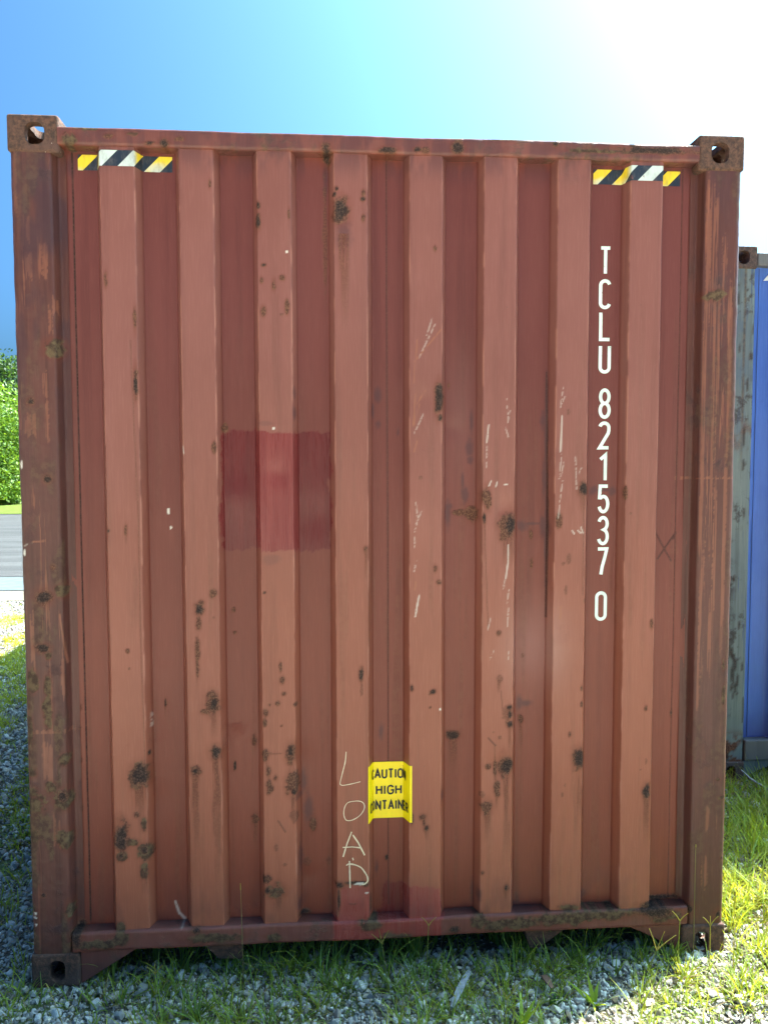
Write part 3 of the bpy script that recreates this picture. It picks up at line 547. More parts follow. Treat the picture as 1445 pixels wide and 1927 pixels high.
# stickers that follow the folds
def sticker(name, x0, x1, z0, z1, mat, eps, parent, notch=False):
    xs = np.unique(np.concatenate([[x0, x1], PP[(PP[:,0] > x0) & (PP[:,0] < x1), 0]])); s = np.interp(xs, PP[:,0], ARC)
    zz = np.linspace(z0, z1, 8); X, Z = np.meshgrid(xs, zz); Y = yface(X.ravel(), Z.ravel()).reshape(X.shape) - eps
    n, m = X.shape; i = np.arange(n*m).reshape(n, m); F = np.stack([i[:-1,:-1], i[:-1,1:], i[1:,1:], i[1:,:-1]], -1).reshape(-1, 4)
    V = np.stack([X, Y, Z], -1).reshape(-1, 3)
    o = mesh_np(name, V, F, mat, parent, True, {'outer': (np.clip(1-(yprof(X)-YO)/.02, 0, 1)).ravel()})
    uv = o.data.uv_layers.new(name='arc'); S = np.tile(s - s[0], (n, 1)).ravel(); T = (Z - z0).ravel()
    li = np.empty(len(o.data.loops), np.int32); o.data.loops.foreach_get('vertex_index', li)
    uv.data.foreach_set('uv', np.stack([S[li], T[li]], 1).astype(np.float32).ravel())
    return o
sticker('hazard_sticker', .204, .508, 2.743, 2.793, M_HAZ, .0012, C1)
sticker('hazard_sticker', 1.928, 2.235, 2.740, 2.790, M_HAZ, .0012, C1)
sg = sticker('caution_sign', 1.147, 1.299, .533, .735, M_SIGN, .0022, C1)
# sign lettering, laid out along the folded sheet
sc_ = np.interp(1.2215, PP[:,0], ARC)
def on_sheet(s, z, e):
    x = float(np.interp(sc_ + s, ARC, PP[:,0])); y = float(yface(np.array([x]), np.array([z]))[0]); 
    d = .003; xa, xb = np.interp(sc_+s-d, ARC, PP[:,0]), np.interp(sc_+s+d, ARC, PP[:,0]); ya, yb = yprof(xa), yprof(xb); L = math.hypot(xb-xa, yb-ya)
    return (x + (yb-ya)/L*e, y - (xb-xa)/L*e, z)
let = []
for txt, zt, hh, half in (('CAUTION', .711, .036, .072), ('HIGH', .652, .035, .043), ('CONTAINER', .598, .036, .091)):
    wds = {'I': .10, 'C': .62, 'O': .62, 'N': .56, 'H': .56, 'G': .62, 'A': .66, 'U': .56, 'T': .56, 'R': .56, 'E': .50}
    tot = sum(wds[c] for c in txt) + .30*(len(txt)-1); k = (2*half)/tot; x = -half
    for c in txt:
        g = glyph(c, wds[c], .34 if c in 'COG' else (.28 if c == 'U' else None))
        let.append([[(x + px*k, (zt-hh+.003) + pz*(hh-.006)) for px, pz in q] for q in g]); x += (wds[c]+.30)*k
# hard-edged ribbons in sheet space, then bent onto the sign
for L_ in let:
    V, Q = ribbon(L_, .0062, 0, None, .004)
    V2 = np.array([on_sheet(v[0], v[2], .0034 + (-v[1])) for v in V])
    mesh_np('sign_letter', V2, Q[:, ::-1], M_BLACKINK, sg)
# a rivet head holding the sign
import bmesh
bm = bmesh.new(); bmesh.ops.create_uvsphere(bm, u_segments=12, v_segments=8, radius=.0045, matrix=Matrix.Translation((1.2205, .0505, .7335)) @ Matrix.Diagonal((1, .5, 1, 1)))
me = bpy.data.meshes.new('rivet'); bm.to_mesh(me); bm.free(); me.materials.append(M_CAST); rv = bpy.data.objects.new('rivet', me); link(rv, sg)
# ------------------------------------------------------------------ the blue container next door
NX, NY, NZ = 3.120, 1.385, .035
C2 = root('shipping_container', (NX + 1.219, NY, NZ), 'blue container with weathered grey green corner post behind the maroon one at right edge', 'shipping container', 'shipping containers on the gravel yard')
M_BLUE = paint_mat('blue container paint', (.050,.120,.43), (.075,.155,.48), .12, rustiness=.15, amount=.4, undercoat=(.10,.10,.12), grimec=(.05,.055,.07))
M_BPOST = paint_mat('worn grey green post paint', (.115,.145,.155), (.175,.205,.19), .75, rustiness=.8, amount=.9, undercoat=(.055,.085,.16), grimec=(.055,.042,.038))
def shift(bs): return [(a+NX, b+NX, c+NY, d+NY, e+NZ, f+NZ) for a, b, c, d, e, f in bs]
def npost(mirror):
    pts = [(.004,.15),(.004,.018),(.018,.006),(.150,.006),(.155,.012),(.158,.046),(.178,.048)]
    pts = [((W_-x if mirror else x)+NX, y+NY) for x, y in pts]
    if mirror: pts = pts[::-1]
    p = densify(pts, .012); zs = np.arange(.10, 2.79, .012); X, Z = np.meshgrid(p[:,0], zs); Y = np.tile(p[:,1], (len(zs), 1)) + (fbm(X, Z*.3, .1, 101, 3)-.5)*.006
    n = X.shape; i = np.arange(n[0]*n[1]).reshape(n)
    F = np.stack([i[:-1,:-1], i[:-1,1:], i[1:,1:], i[1:,:-1]], -1).reshape(-1, 4)
    zl = Z; fr = (Y < NY+.03)
    rust = np.maximum(sstep(.10, .0, abs(zl-1.90+.0*X)-.02*fbm(X, Z, .02, 103)*2)*sstep(.35,.6,fbm(X, Z*.4, .03, 104))*.7, sstep(.32, .22, zl)*sstep(.40,.5,fbm(X, Z, .05, 105)))*fr
    old = sstep(.6,.66,fbm(X, Z*.12, .02, 106))*sstep(1.75,1.95,zl)*.4*fr
    drk = sstep(.66,.72,fbm(X, Z*.2, .03, 107))*fr
    yel = sstep(.014, .004, abs(X-NX-.100) + .12*abs((zl % .32)-.16)**1.2*(fbm(X,Z,.05,108)))*sstep(1.6,2.0,zl)*fr*.75 if not mirror else 0*X
    return mesh_np('corner_post', np.stack([X,Y,Z+NZ],-1).reshape(-1,3), F, M_BPOST, C2, True, {'rust': rust.ravel(), 'dark': (drk*.8).ravel(), 'moss': (yel).ravel(), 'old': old.ravel()})
npost(0); npost(1)
pp = [(.172,.050),(.196,.050),(.198,.054)]
x = .198
while x < 2.2:
    pp += [(x+.104,.054),(x+.122,.010),(x+.232,.010),(x+.250,.054)]; x += .2515
pp = [q for q in pp if q[0] < 2.23] + [(2.24,.054),(2.242,.050),(2.268,.050)]
q = densify([(a+NX, b+NY) for a, b in pp], .02); zs = np.arange(.15, 2.83, .03); X, Z = np.meshgrid(q[:,0], zs); Y = np.tile(q[:,1], (len(zs),1)) + (fbm(X, Z, .3, 111, 3)-.5)*.008
n = X.shape; i = np.arange(n[0]*n[1]).reshape(n); F = np.stack([i[:-1,:-1], i[:-1,1:], i[1:,1:], i[1:,:-1]], -1).reshape(-1,4)
mesh_np('end_panel', np.stack([X,Y,Z+NZ],-1).reshape(-1,3), F, M_BLUE, C2, True, {'purple': (sstep(.45,.2,Z)*.5).ravel()})
M_BRAIL = paint_mat('grey rail paint', (.11,.11,.115), (.15,.15,.145), .1, rustiness=.75, amount=.6, grimec=(.07,.045,.038))
strip('header_rail', shift([(.163, 2.275, 0, .12, 2.795, 2.862)]), M_BRAIL, C2, .006)
strip('sill_rail', shift([(.163, 2.275, 0, .12, .122, .235)]), M_BRAIL, C2, .006)
strip('panel_seam', shift([(.1968, .1990, .0485, .0500, .24, 2.79)]), M_DARKIN, C2)
V, F = prism([(.163+NX,.03+NZ),(.40+NX,.12+NZ),(.163+NX,.12+NZ)], NY+.012, NY+.022); mesh_np('gusset', V, F, M_BPOST, C2)
V, F = prism([(W_-.163+NX,.03+NZ),(W_-.163+NX,.12+NZ),(W_-.40+NX,.12+NZ)], NY+.012, NY+.022); mesh_np('gusset', V, F, M_BPOST, C2)
for bk in (False, True):
    for rgt in (False, True):
        for z_ in (0, H_-.118):
            casting(W_ if rgt else 0, z_, M_CAST2, C2, NX, NY, NZ, back=bk, right=rgt)
body(C2, M_BLUE, NX, NY, NZ)
M_WSTK = flat_mat('white and black stripe vinyl', (.62,.64,.62), .4, .05)
V, F = prism([(NX+.222,2.728+NZ),(NX+.255,2.728+NZ),(NX+.299,2.778+NZ),(NX+.266,2.778+NZ)], NY+.0485, NY+.0495)
mesh_np('hazard_sticker', V, F, M_WSTK, C2)
# ------------------------------------------------------------------ ground
def gz(x, y):
    x = np.asarray(x, float); y = np.asarray(y, float)
    g = (fbm(x+50, y+50, .9, 121, 3)-.5)*.035*sstep(60, 5, np.hypot(x, y))
    g += .030*sstep(2.1, 2.9, x)*sstep(6, 2, abs(y)) + .006
    g -= .020*np.exp(-((x-.08)**2+(y+.02)**2)/.09) + .004
    under = sstep(-.1,.1,x)*sstep(2.55,2.4,x)*sstep(-.02,.15,y); g = np.where(under > .5, np.minimum(g, .012), g)
    return g - sstep(7.0, 7.7, y)*0.0
def axis(a, b, fa, fb, fine):
    c = list(np.arange(fa, fb, fine)); s = fine; v = fb
    while v < b: c.append(v); s *= 1.25; v += s
    c.append(b); s = fine; v = fa - fine
    while v > a: c.insert(0, v); s *= 1.25; v -= s
    c.insert(0, a); return np.array(c)
gx, gy = axis(-900, 900, -5, 6, .06), axis(-400, 1500, -1.5, 7.9, .06)
GX, GY = np.meshgrid(gx, gy); GZ = gz(GX, GY)
GZ = np.where(GY > 8.0, -.02, GZ)
t = NT('gravelly soil')
c = t.co(); v1 = t.voro(c, 55); v1c = t.voro(c, 55, out=1); n = t.noise(c, 3, 5); n2 = t.noise(c, 60, 5, .7)
bw = t.new('RGBToBW'); t.t.links.new(v1c, bw.inputs[0])
stone = t.mix(t.ramp(bw.outputs[0], .15, .85), (.18,.18,.18), (.52,.52,.51))
soil = t.mix(t.ramp(n2, .35, .65), (.05,.042,.033), (.17,.145,.11))
col = t.mix(t.ramp(v1, .34, .22), soil, stone); 
gr = t.ramp(n, .5, .62); gp = t.mix(n2, (.06,.10,.02), (.16,.17,.05)); col = t.mix(t.math('MULTIPLY', gr, .7), col, gp)
M_GROUND = t.fin(col, .95, t.bump(t.math('SUBTRACT', n2, v1), .9, .012), .2)
n = GX.shape; i = np.arange(n[0]*n[1]).reshape(n); F = np.stack([i[:-1,:-1], i[:-1,1:], i[1:,1:], i[1:,:-1]], -1).reshape(-1,4)
props(mesh_np('ground', np.stack([GX,GY,GZ],-1).reshape(-1,3), F, M_GROUND, None, True), kind='structure')
def sheet(name, x0, x1, y0, y1, z, mat, nx=60, ny=12, h=.0):
    X, Y = np.meshgrid(np.linspace(x0, x1, nx), np.linspace(y0, y1, ny)); i = np.arange(nx*ny).reshape(ny, nx)
    F = np.stack([i[:-1,:-1], i[:-1,1:], i[1:,1:], i[1:,:-1]], -1).reshape(-1,4)
    Z = z + h*(fbm(X, Y, 5, 131, 3)-.5)
    return props(mesh_np(name, np.stack([X,Y,Z],-1).reshape(-1,3), F, mat, None, True), kind='structure')
t = NT('sandy gravel margin'); c = t.co(); a = t.noise(c, 30, 6, .7); b = t.voro(c, 40)
M_SAND = t.fin(t.mix(t.ramp(a, .35, .65), (.12,.098,.072), (.20,.175,.135)), .95, t.bump(a, .6, .01), .2)
t = NT('pale worn asphalt'); c = t.co(); a = t.noise(c, 55, 6, .75); b = t.noise(t.co((.15,1,1)), 1.6, 5); sp = t.voro(c, 45)
M_ROAD = t.fin(t.mix(t.ramp(b, .35, .7), t.mix(t.ramp(a, .35, .68), (.035,.035,.036), (.085,.083,.082)), t.mix(t.ramp(a, .3, .7), (.055,.055,.055), (.105,.102,.10))), .9, t.bump(a, .8, .01), .05)
t = NT('smooth concrete gutter'); c = t.co(); a = t.noise(c, 6, 6, .6)
M_CONC = t.fin(t.mix(t.ramp(a, .3, .7), (.07,.085,.095), (.095,.11,.12)), .8, t.bump(t.noise(c, 90, 4), .3, .003), .3)
t = NT('mown grass verge'); c = t.co(); a = t.noise(c, 9, 6, .75); b = t.noise(t.co((60,60,60)), 1, 3)
M_VERGE = t.fin(t.mix(t.ramp(a, .3, .7), (.08,.125,.015), (.15,.19,.03)), .95, t.bump(t.math('ADD', a, b), 1, .05), .2)
t = NT('pale bounce sheet'); c = t.co(); a = t.noise(c, 40, 6, .7); b = t.noise(c, 1.2, 4)
M_BOUNCE = t.fin(t.mix(t.ramp(b, .3, .7), t.mix(t.ramp(a, .3, .7), (.42,.34,.25), (.66,.57,.45)), t.mix(t.ramp(a, .3, .7), (.46,.38,.29), (.60,.52,.41))), .95, t.bump(a, .6, .01), .2)
v1 = t.voro(c, 48); v2 = t.voro(c, 48, out=1); bw = t.new('RGBToBW'); t.t.links.new(v2, bw.inputs[0])
col = t.mix(t.ramp(v1, .42, .26), (.38,.31,.23), t.mix(t.ramp(bw.outputs[0], .15, .85), (.55,.47,.36), (.78,.69,.56)))
t.fin(t.mix(t.math('MULTIPLY', t.ramp(b, .3, .7), .4), col, (.58,.49,.38)), .95, t.bump(t.math('MULTIPLY', v1, -1), .8, .012), .2)
yx = np.concatenate([np.linspace(-60, -4, 40), np.linspace(-3.9, 6, 160), np.linspace(6.2, 60, 40)]); yy = np.concatenate([np.linspace(-60, -4, 12), np.linspace(-3.8, -1.62, 14)])
X, Y = np.meshgrid(yx, yy); wv = sstep(-2.4, -1.62, Y); Y = Y + wv*((fbm(X, X*0, .8, 161, 3)-.5)*.5 + (fbm(X, X*0, .11, 163, 2)-.5)*.16) - .12*wv
Z = np.maximum(gz(X, Y), 0)*0 + .052 - .040*sstep(-1.95, -1.6, Y); i = np.arange(X.size).reshape(X.shape); F = np.stack([i[:-1,:-1], i[:-1,1:], i[1:,1:], i[1:,:-1]], -1).reshape(-1,4)
props(mesh_np('bounce_sheet', np.stack([X,Y,Z],-1).reshape(-1,3), F, M_BOUNCE, None, True), kind='structure')  # unseen pale sheet behind the camera, added to bounce sun onto the wall
sheet('gravel_margin', -60, 60, 7.75, 8.62, .020, M_SAND)
sheet('concrete_gutter', -60, 60, 8.56, 9.95, .030, M_CONC)
sheet('road', -120, 120, 9.93, 26.6, .036, M_ROAD, 80, 20)
sheet('grass_verge', -140, 140, 26.5, 60, .055, M_VERGE, 80, 30)
# ------------------------------------------------------------------ loose gravel
def ico(sub):
    bm = bmesh.new(); bmesh.ops.create_icosphere(bm, subdivisions=sub, radius=1); v = np.array([q.co[:] for q in bm.verts]); f = np.array([[k.index for k in q.verts] for q in bm.faces]); bm.free(); return v, f
def stones(name, pos, size, sub, mat, kind='stuff'):
    v0, f0 = ico(sub); N = len(pos); nv = len(v0)
    # angular crushed stone: clip unit balls by random planes
    VAR = 40; base = []
    for k in range(VAR):
        v = v0.copy()
        for _ in range(7):
            d = RS.normal(size=3); d /= np.linalg.norm(d); h = RS.uniform(.30, .72)
            s = v @ d; m = s > h; v[m] -= (s[m]-h)[:, None]*d
        base.append(v)
    base = np.array(base); V = base[RS.randint(0, VAR, N)]
    V = V * RS.uniform(.62, 1.25, (N, 1, 3)) * np.array([1, 1, .75])
    q = RS.normal(size=(N, 4)); q /= np.linalg.norm(q, axis=1)[:, None]; q[:, 1:3] *= .5; q /= np.linalg.norm(q, axis=1)[:, None]
    a, b, c_, d = q.T
    Rm = np.stack([1-2*(c_*c_+d*d), 2*(b*c_-a*d), 2*(b*d+a*c_), 2*(b*c_+a*d), 1-2*(b*b+d*d), 2*(c_*d-a*b), 2*(b*d-a*c_), 2*(c_*d+a*b), 1-2*(b*b+c_*c_)], -1).reshape(N, 3, 3)
    V = np.einsum('nij,nvj->nvi', Rm, V) * size[:, None, None] + pos[:, None, :]
    F = (f0[None] + (np.arange(N)*nv)[:, None, None]).reshape(-1, 3)
    g = RS.uniform(.0, 1, N)**1.3; tint = RS.choice(3, N, p=[.72, .2, .08])
    c0 = np.array([.26,.245,.225])*(1-g)[:, None] + np.array([.74,.70,.63])*g[:, None]
    c0[tint == 1] *= np.array([1.05, .95, .82]); c0[tint == 2] *= np.array([.62, .52, .45])
    C = np.repeat(c0, nv, 0)
    return props(mesh_np(name, V.reshape(-1, 3), F, mat, None, False, None, {'col': C}), kind=kind)
t = NT('crushed limestone'); c = t.co(); a = t.noise(c, 130, 5, .7); cc = t.attr('col', 'Color')
M_STONE = t.fin(t.mix(t.ramp(a, .3, .75), t.mix(.35, cc, (.06,.055,.05)), cc), .82, t.bump(a, .5, .002), .3)
def scatter(x0, x1, y0, y1, dens, keep=None):
    n = int((x1-x0)*(y1-y0)*dens); x = RS.uniform(x0, x1, n); y = RS.uniform(y0, y1, n)
    if keep is not None: m = keep(x, y); x, y = x[m], y[m]
    return x, y
def inside1(x, y, m=0.): return (x > m) & (x < W_-m) & (y > m)
def inside2(x, y, m=0.): return (x > NX+m) & (x < NX+W_-m) & (y > NY+m)
cover = lambda x, y: fbm(x+20, y+20, .35, 141, 3)           # where weeds hide the stones
def k_near(x, y):
    return ~((x > .05) & (x < W_-.05) & (y > .10)) & ~(inside2(x, y, .2)) & (RS.uniform(size=len(x)) < np.where(x > 2.5, .55, 1))
x, y = scatter(-.9, 3.6, -.95, .75, 5000, k_near)
sz = np.clip(RS.lognormal(math.log(.0090), .40, len(x)), .004, .022)
stones('gravel', np.stack([x, y, gz(x, y) + sz*RS.uniform(-.2, .7, len(x))], -1), sz, 2, M_STONE)
x, y = scatter(-.9, 3.6, -.95, .75, 2600, k_near)                        # chips between them
sz = np.clip(RS.lognormal(math.log(.0050), .35, len(x)), .002, .009)
P2 = [np.stack([x, y, gz(x, y) + sz*.5], -1)]; S2 = [sz]
x, y = scatter(-4.2, .5, .75, 7.8, 1900, lambda x, y: ~inside1(x, y, .15) & (x < -.02 - .30*(y-.75) + .9) & (x > -.5*(y+2.6) + .4))
sz = np.clip(RS.lognormal(math.log(.0115), .4, len(x)), .005, .03); P2.append(np.stack([x, y, gz(x, y) + sz*.4], -1)); S2.append(sz)
x, y = scatter(2.3, 5.0, .75, 3.2, 900, lambda x, y: ~inside1(x, y, .05) & ~inside2(x, y, .15))
sz = np.clip(RS.lognormal(math.log(.0105), .4, len(x)), .005, .03); P2.append(np.stack([x, y, gz(x, y) + sz*.4], -1)); S2.append(sz)
x, y = scatter(-2.4, 4.8, -1.75, .75, 2600, lambda x, y: ~((x > -.9) & (x < 3.6) & (y > -.95)) & ~inside1(x, y, .0) & ~inside2(x, y, .1) & (RS.uniform(size=len(x)) < sstep(-2.4, -1.7, x)*sstep(4.8, 4.2, x)))
sz = np.clip(RS.lognormal(math.log(.0105), .4, len(x)), .005, .022); P2.append(np.stack([x, y, gz(x, y) + sz*.4], -1)); S2.append(sz)
stones('gravel', np.concatenate(P2), np.concatenate(S2), 1, M_STONE)
# ------------------------------------------------------------------ grass
def blades(x, y, h, wd, az, lean, colr, zb=None, seg=5, curl=None):
    N = len(x); t = np.linspace(0, 1, seg+1)[None, :]
    curl = RS.uniform(.2, 1.3, N) if curl is None else curl
    th = lean[:, None] + curl[:, None]*t                        # angle from vertical grows along the blade
    ds = h[:, None]/seg; dx = np.sin(th)*ds; dz = np.cos(th)*ds
    r = np.cumsum(dx, 1) - dx[:, :1]*1; z = np.cumsum(dz, 1) - dz[:, :1]
    zb = gz(x, y) if zb is None else zb
    ca, sa = np.cos(az)[:, None], np.sin(az)[:, None]
    tw = (az + math.pi/2 + RS.uniform(-.9, .9, N))[:, None] + RS.uniform(-.6, .6, N)[:, None]*t
    hw = wd[:, None]/2*(1 - t**1.6)*(.75 + .5*np.minimum(t*3, 1)) + .00015
    cx, cy, cz = x[:, None] + r*ca, y[:, None] + r*sa, zb[:, None] - .004 + z
    A = np.stack([cx - np.cos(tw)*hw, cy - np.sin(tw)*hw, cz], -1); B = np.stack([cx + np.cos(tw)*hw, cy + np.sin(tw)*hw, cz], -1)
    V = np.stack([A, B], 2).reshape(N, -1, 3); nv = V.shape[1]
    i = np.arange(seg)*2; f = np.stack([i, i+1, i+3, i+2], -1)
    F = (f[None] + (np.arange(N)*nv)[:, None, None]).reshape(-1, 4)
    C = colr[:, None, :]*(1 + RS.uniform(-.08,.08,(N,1,1))) * np.ones((1, nv, 1))
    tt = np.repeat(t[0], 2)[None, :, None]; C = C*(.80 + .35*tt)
    return V.reshape(-1, 3), F, C.reshape(-1, 3)
def gather(parts):
    V, F, C, o = [], [], [], 0
    for v, f, c in parts: V.append(v); F.append(f + o); C.append(c); o += len(v)
    return np.concatenate(V), np.concatenate(F), np.concatenate(C)
t = NT('grass blade'); cc = t.attr('col', 'Color'); n = t.noise(t.co(), 25, 3)
t.fin(t.mix(t.ramp(n, .3, .7), t.mix(.25, cc, (.05,.07,.01)), cc), .55, None, .35)
tr = t.new('BsdfTranslucent'); t.put(tr.inputs[0], t.mix(1.0, cc, (1.35,1.15,.35), 'MULTIPLY')); ms = t.new('MixShader'); ms.inputs[0].default_value = .48
t.t.links.new(t.b.outputs[0], ms.inputs[1]); t.t.links.new(tr.outputs[0], ms.inputs[2]); t.t.links.new(ms.outputs[0], t.o.inputs[0]); M_GRASS = t.m
def tufts(cx, cy, per, h0, wd=.0042, spread=.03, dry=.12, lean=.55, yel=.35):
    n = len(cx); k = np.maximum(3, RS.poisson(per, n)); idx = np.repeat(np.arange(n), k); N = len(idx)
    th = RS.uniform(.55, 1.25, n); a = RS.uniform(0, 2*math.pi, N); r = np.abs(RS.normal(0, spread, N))
    x = cx[idx] + r*np.cos(a); y = cy[idx] + r*np.sin(a)
    az = a + RS.normal(0, .6, N); ln = np.abs(RS.normal(0, lean*.55, N)) + r/spread*.12
    h = h0*th[idx]*RS.uniform(.45, 1.15, N)*(1 if np.isscalar(h0) else 1)
    g = np.array([.22,.34,.075]); yl = np.array([.42,.44,.050]); dr = np.array([.34,.26,.13])
    m = np.clip(RS.normal(yel, .25, n)[idx] + RS.normal(0, .15, N), 0, 1)[:, None]; C = g*(1-m) + yl*m
    d = RS.uniform(size=N) < dry; C[d] = dr*RS.uniform(.6, 1.1, (d.sum(), 1)); ln[d] += .5
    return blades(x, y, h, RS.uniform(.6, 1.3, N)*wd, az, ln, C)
parts = []
# bright weeds to the right of the maroon box
def kr(x, y): return ~inside1(x, y, -.01) & ~inside2(x, y, .02) & (RS.uniform(size=len(x)) < np.clip(sstep(2.0, 2.7, x + .55*y)*1.0 + .10, 0, 1)) & (y > -1.1)
x, y = scatter(2.0, 4.4, -1.0, 1.6, 330, kr); parts.append(tufts(x, y, 14, .12, .0048, .03, .16, .6, .5))
x, y = scatter(2.40, 4.2, .10, 1.42, 150, kr); parts.append(tufts(x, y, 12, .19, .0050, .03, .08, .45, .45))
# sparse tufts in the gravel in front
x, y = scatter(-.6, 2.7, -.85, .0, 230, lambda x, y: (cover(x, y) > .45)); parts.append(tufts(x, y, 14, .10, .0042, .022, .12, .75, .35))
x, y = scatter(-.6, 2.7, -.85, .0, 330); parts.append(tufts(x, y, 5, .050, .0032, .02, .35, .9, .35))
# taller grass along and under the sill
x, y = scatter(.20, 2.30, .0, .50, 260); parts.append(tufts(x, y, 11, .16, .0045, .025, .05, .30, .1))
x, y = scatter(.20, 2.30, -.14, .06, 190); parts.append(tufts(x, y, 9, .12, .0042, .025, .08, .45, .2))
x, y = scatter(.20, 2.30, .45, 2.2, 30); parts.append(tufts(x, y, 10, .15, .0045, .03, .05, .35, .1))
# left of the box, patchy
x, y = scatter(-.75, .02, -.35, .9, 110, lambda x, y: cover(x*1.3, y*1.3) > .45); parts.append(tufts(x, y, 12, .10, .0042, .028, .15, .75, .6))
x, y = scatter(-4.4, .2, .75, 7.7, 300, lambda x, y: (x > -.5*(y+2.6)+.4) & (x < .05) & (fbm(x, y*.9, .55, 151, 3) > .42 + .13*sstep(4.4, 5.2, y))); parts.append(tufts(x, y, 13, .085, .0075, .045, .22, .8, .8))
x, y = scatter(-4.4, .2, .75, 7.7, 60, lambda x, y: (x > -.5*(y+2.6)+.4) & (x < .05)); parts.append(tufts(x, y, 8, .055, .007, .05, .45, 1.0, .65))
x, y = scatter(4.4, 7.5, -1, 1.3, 60, lambda x, y: ~inside2(x, y, .02)); parts.append(tufts(x, y, 12, .14, .009, .04, .12, .6, .5))
x, y = scatter(-2.5, -.6, -1.3, .75, 25); parts.append(tufts(x, y, 11, .09, .006, .04, .2, .8, .55))
V, F, C = gather(parts)
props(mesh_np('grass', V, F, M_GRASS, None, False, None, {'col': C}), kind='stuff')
# straw and dead stems lying in the gravel
x, y = scatter(-.7, 4.0, -.85, 1.0, 70, lambda x, y: ~inside1(x, y, .1)); N = len(x)
V, F, C = blades(x, y, RS.uniform(.03, .11, N), RS.uniform(.0015, .0035, N), RS.uniform(0, 6.28, N), RS.uniform(1.25, 1.5, N), np.array([.36,.27,.15])*RS.uniform(.35, 1.1, (N, 1)), gz(x, y) + RS.uniform(.012, .026, N), 4, RS.uniform(-.1, .25, N))
props(mesh_np('straw', V, F, M_GRASS, None, False, None, {'col': C}), kind='stuff')
# tall seed stalks one can pick out, each with its fork of spikes
def stalk(x, y, h, az, sp, fork, label, lean=.12, col=(.24,.30,.06), leaves=3):
    z0 = float(gz(x, y))
    r = root('grass_stalk', (x, y, z0), label, 'grass stalk', 'tall seed stalks in front of the container')
    def tube(P, r0, r1, nm, par, cl):
        P = np.array(P); n = len(P); V = []; k = 5
        for i, p in enumerate(P):
            tg = P[min(i+1, n-1)] - P[max(i-1, 0)]; tg /= np.linalg.norm(tg); a = np.cross(tg, [0, 1, .1]); a /= np.linalg.norm(a); b = np.cross(tg, a)
            rr = r0 + (r1-r0)*i/(n-1)
            for j in range(k): V.append(p + rr*(math.cos(2*math.pi*j/k)*a + math.sin(2*math.pi*j/k)*b))
        F = [(i*k+j, i*k+(j+1) % k, (i+1)*k+(j+1) % k, (i+1)*k+j) for i in range(n-1) for j in range(k)]
        return mesh_np(nm, np.array(V), np.array(F), M_GRASS, par, True, None, {'col': np.tile(cl, (len(V), 1))})
    d = np.array([math.cos(az), math.sin(az)*.4, 0])
    P = [np.array([x, y, z0]) + d*lean*h*(u**1.6) + np.array([0, 0, h*u]) for u in np.linspace(0, 1, 8)]
    tube(P, .0017, .0011, 'stem', r, col)
    top = P[-1]; up_ = P[-1]-P[-2]; up_ /= np.linalg.norm(up_)
    for s in np.linspace(-1, 1, fork) if fork > 1 else [0.0]:
        L = sp*rnd.uniform(.8, 1.1); dr = up_ + np.array([s*.55, rnd.uniform(-.15, .15), 0]); dr /= np.linalg.norm(dr)
        tube([top + dr*L*u + np.array([s*.006*u*u, 0, -.006*u*u]) for u in np.linspace(0, 1, 7)], .0021, .0009, 'seed_spike', r, (.30,.29,.07))
    xs = np.full(leaves, x); ys = np.full(leaves, y)
    V, F, C = blades(xs, ys, RS.uniform(.06, .12, leaves), np.full(leaves, .005), RS.uniform(0, 6.28, leaves), RS.uniform(.2, .6, leaves), np.tile((.15,.22,.035), (leaves, 1)), np.full(leaves, z0))
    mesh_np('leaf', V, F, M_GRASS, r, False, None, {'col': C})
stalk(1.205, -.10, .155, 1.9, .055, 3, 'forked green seed stalk standing in front of the red repaired stretch of the sill', .35)
stalk(1.345, -.05, .190, 1.2, .050, 2, 'slim seed stalk rising over the red part of the sill', .1)
stalk(.455, -.17, .150, 1.3, .050, 3, 'seed stalk with a three way fork near the left gusset', -.05)
stalk(2.035, -.23, .175, .6, .075, 3, 'tall stalk with a wide three way fork right of the support lugs', .35)
stalk(2.215, -.10, .200, 1.6, .050, 2, 'stalk with a narrow fork left of the lower right casting', -.1)
stalk(2.330, -.10, .165, 1.5, .045, 3, 'bushy yellow stalk just left of the lower right casting hole', .05, (.36,.36,.06))
stalk(2.410, -.11, .240, 1.6, .060, 1, 'single straight yellow spike in front of the lower right casting', .02, (.36,.36,.06))
stalk(2.300, -.04, .420, 1.6, .02, 1, 'tallest thin stalk crossing the right end of the sill', .0, (.25,.22,.10))
stalk(.715, -.03, .330, 1.9, .03, 1, 'thin dry stalk crossing the sill between the left lug and gusset', .05, (.30,.25,.13))
stalk(.22, -.30, .200, 2.6, .02, 1, 'dry leaning stalk in front of the lower left casting', .35, (.36,.32,.18))
stalk(1.55, -.35, .120, 1.2, .060, 2, 'yellow green stalk sprouting from gravel near the bottom centre', .2, (.36,.40,.06))
stalk(2.90, .30, .270, 1.3, .070, 2, 'tall forked yellow stalk in the sunny grass at the right edge', .1, (.40,.38,.07))
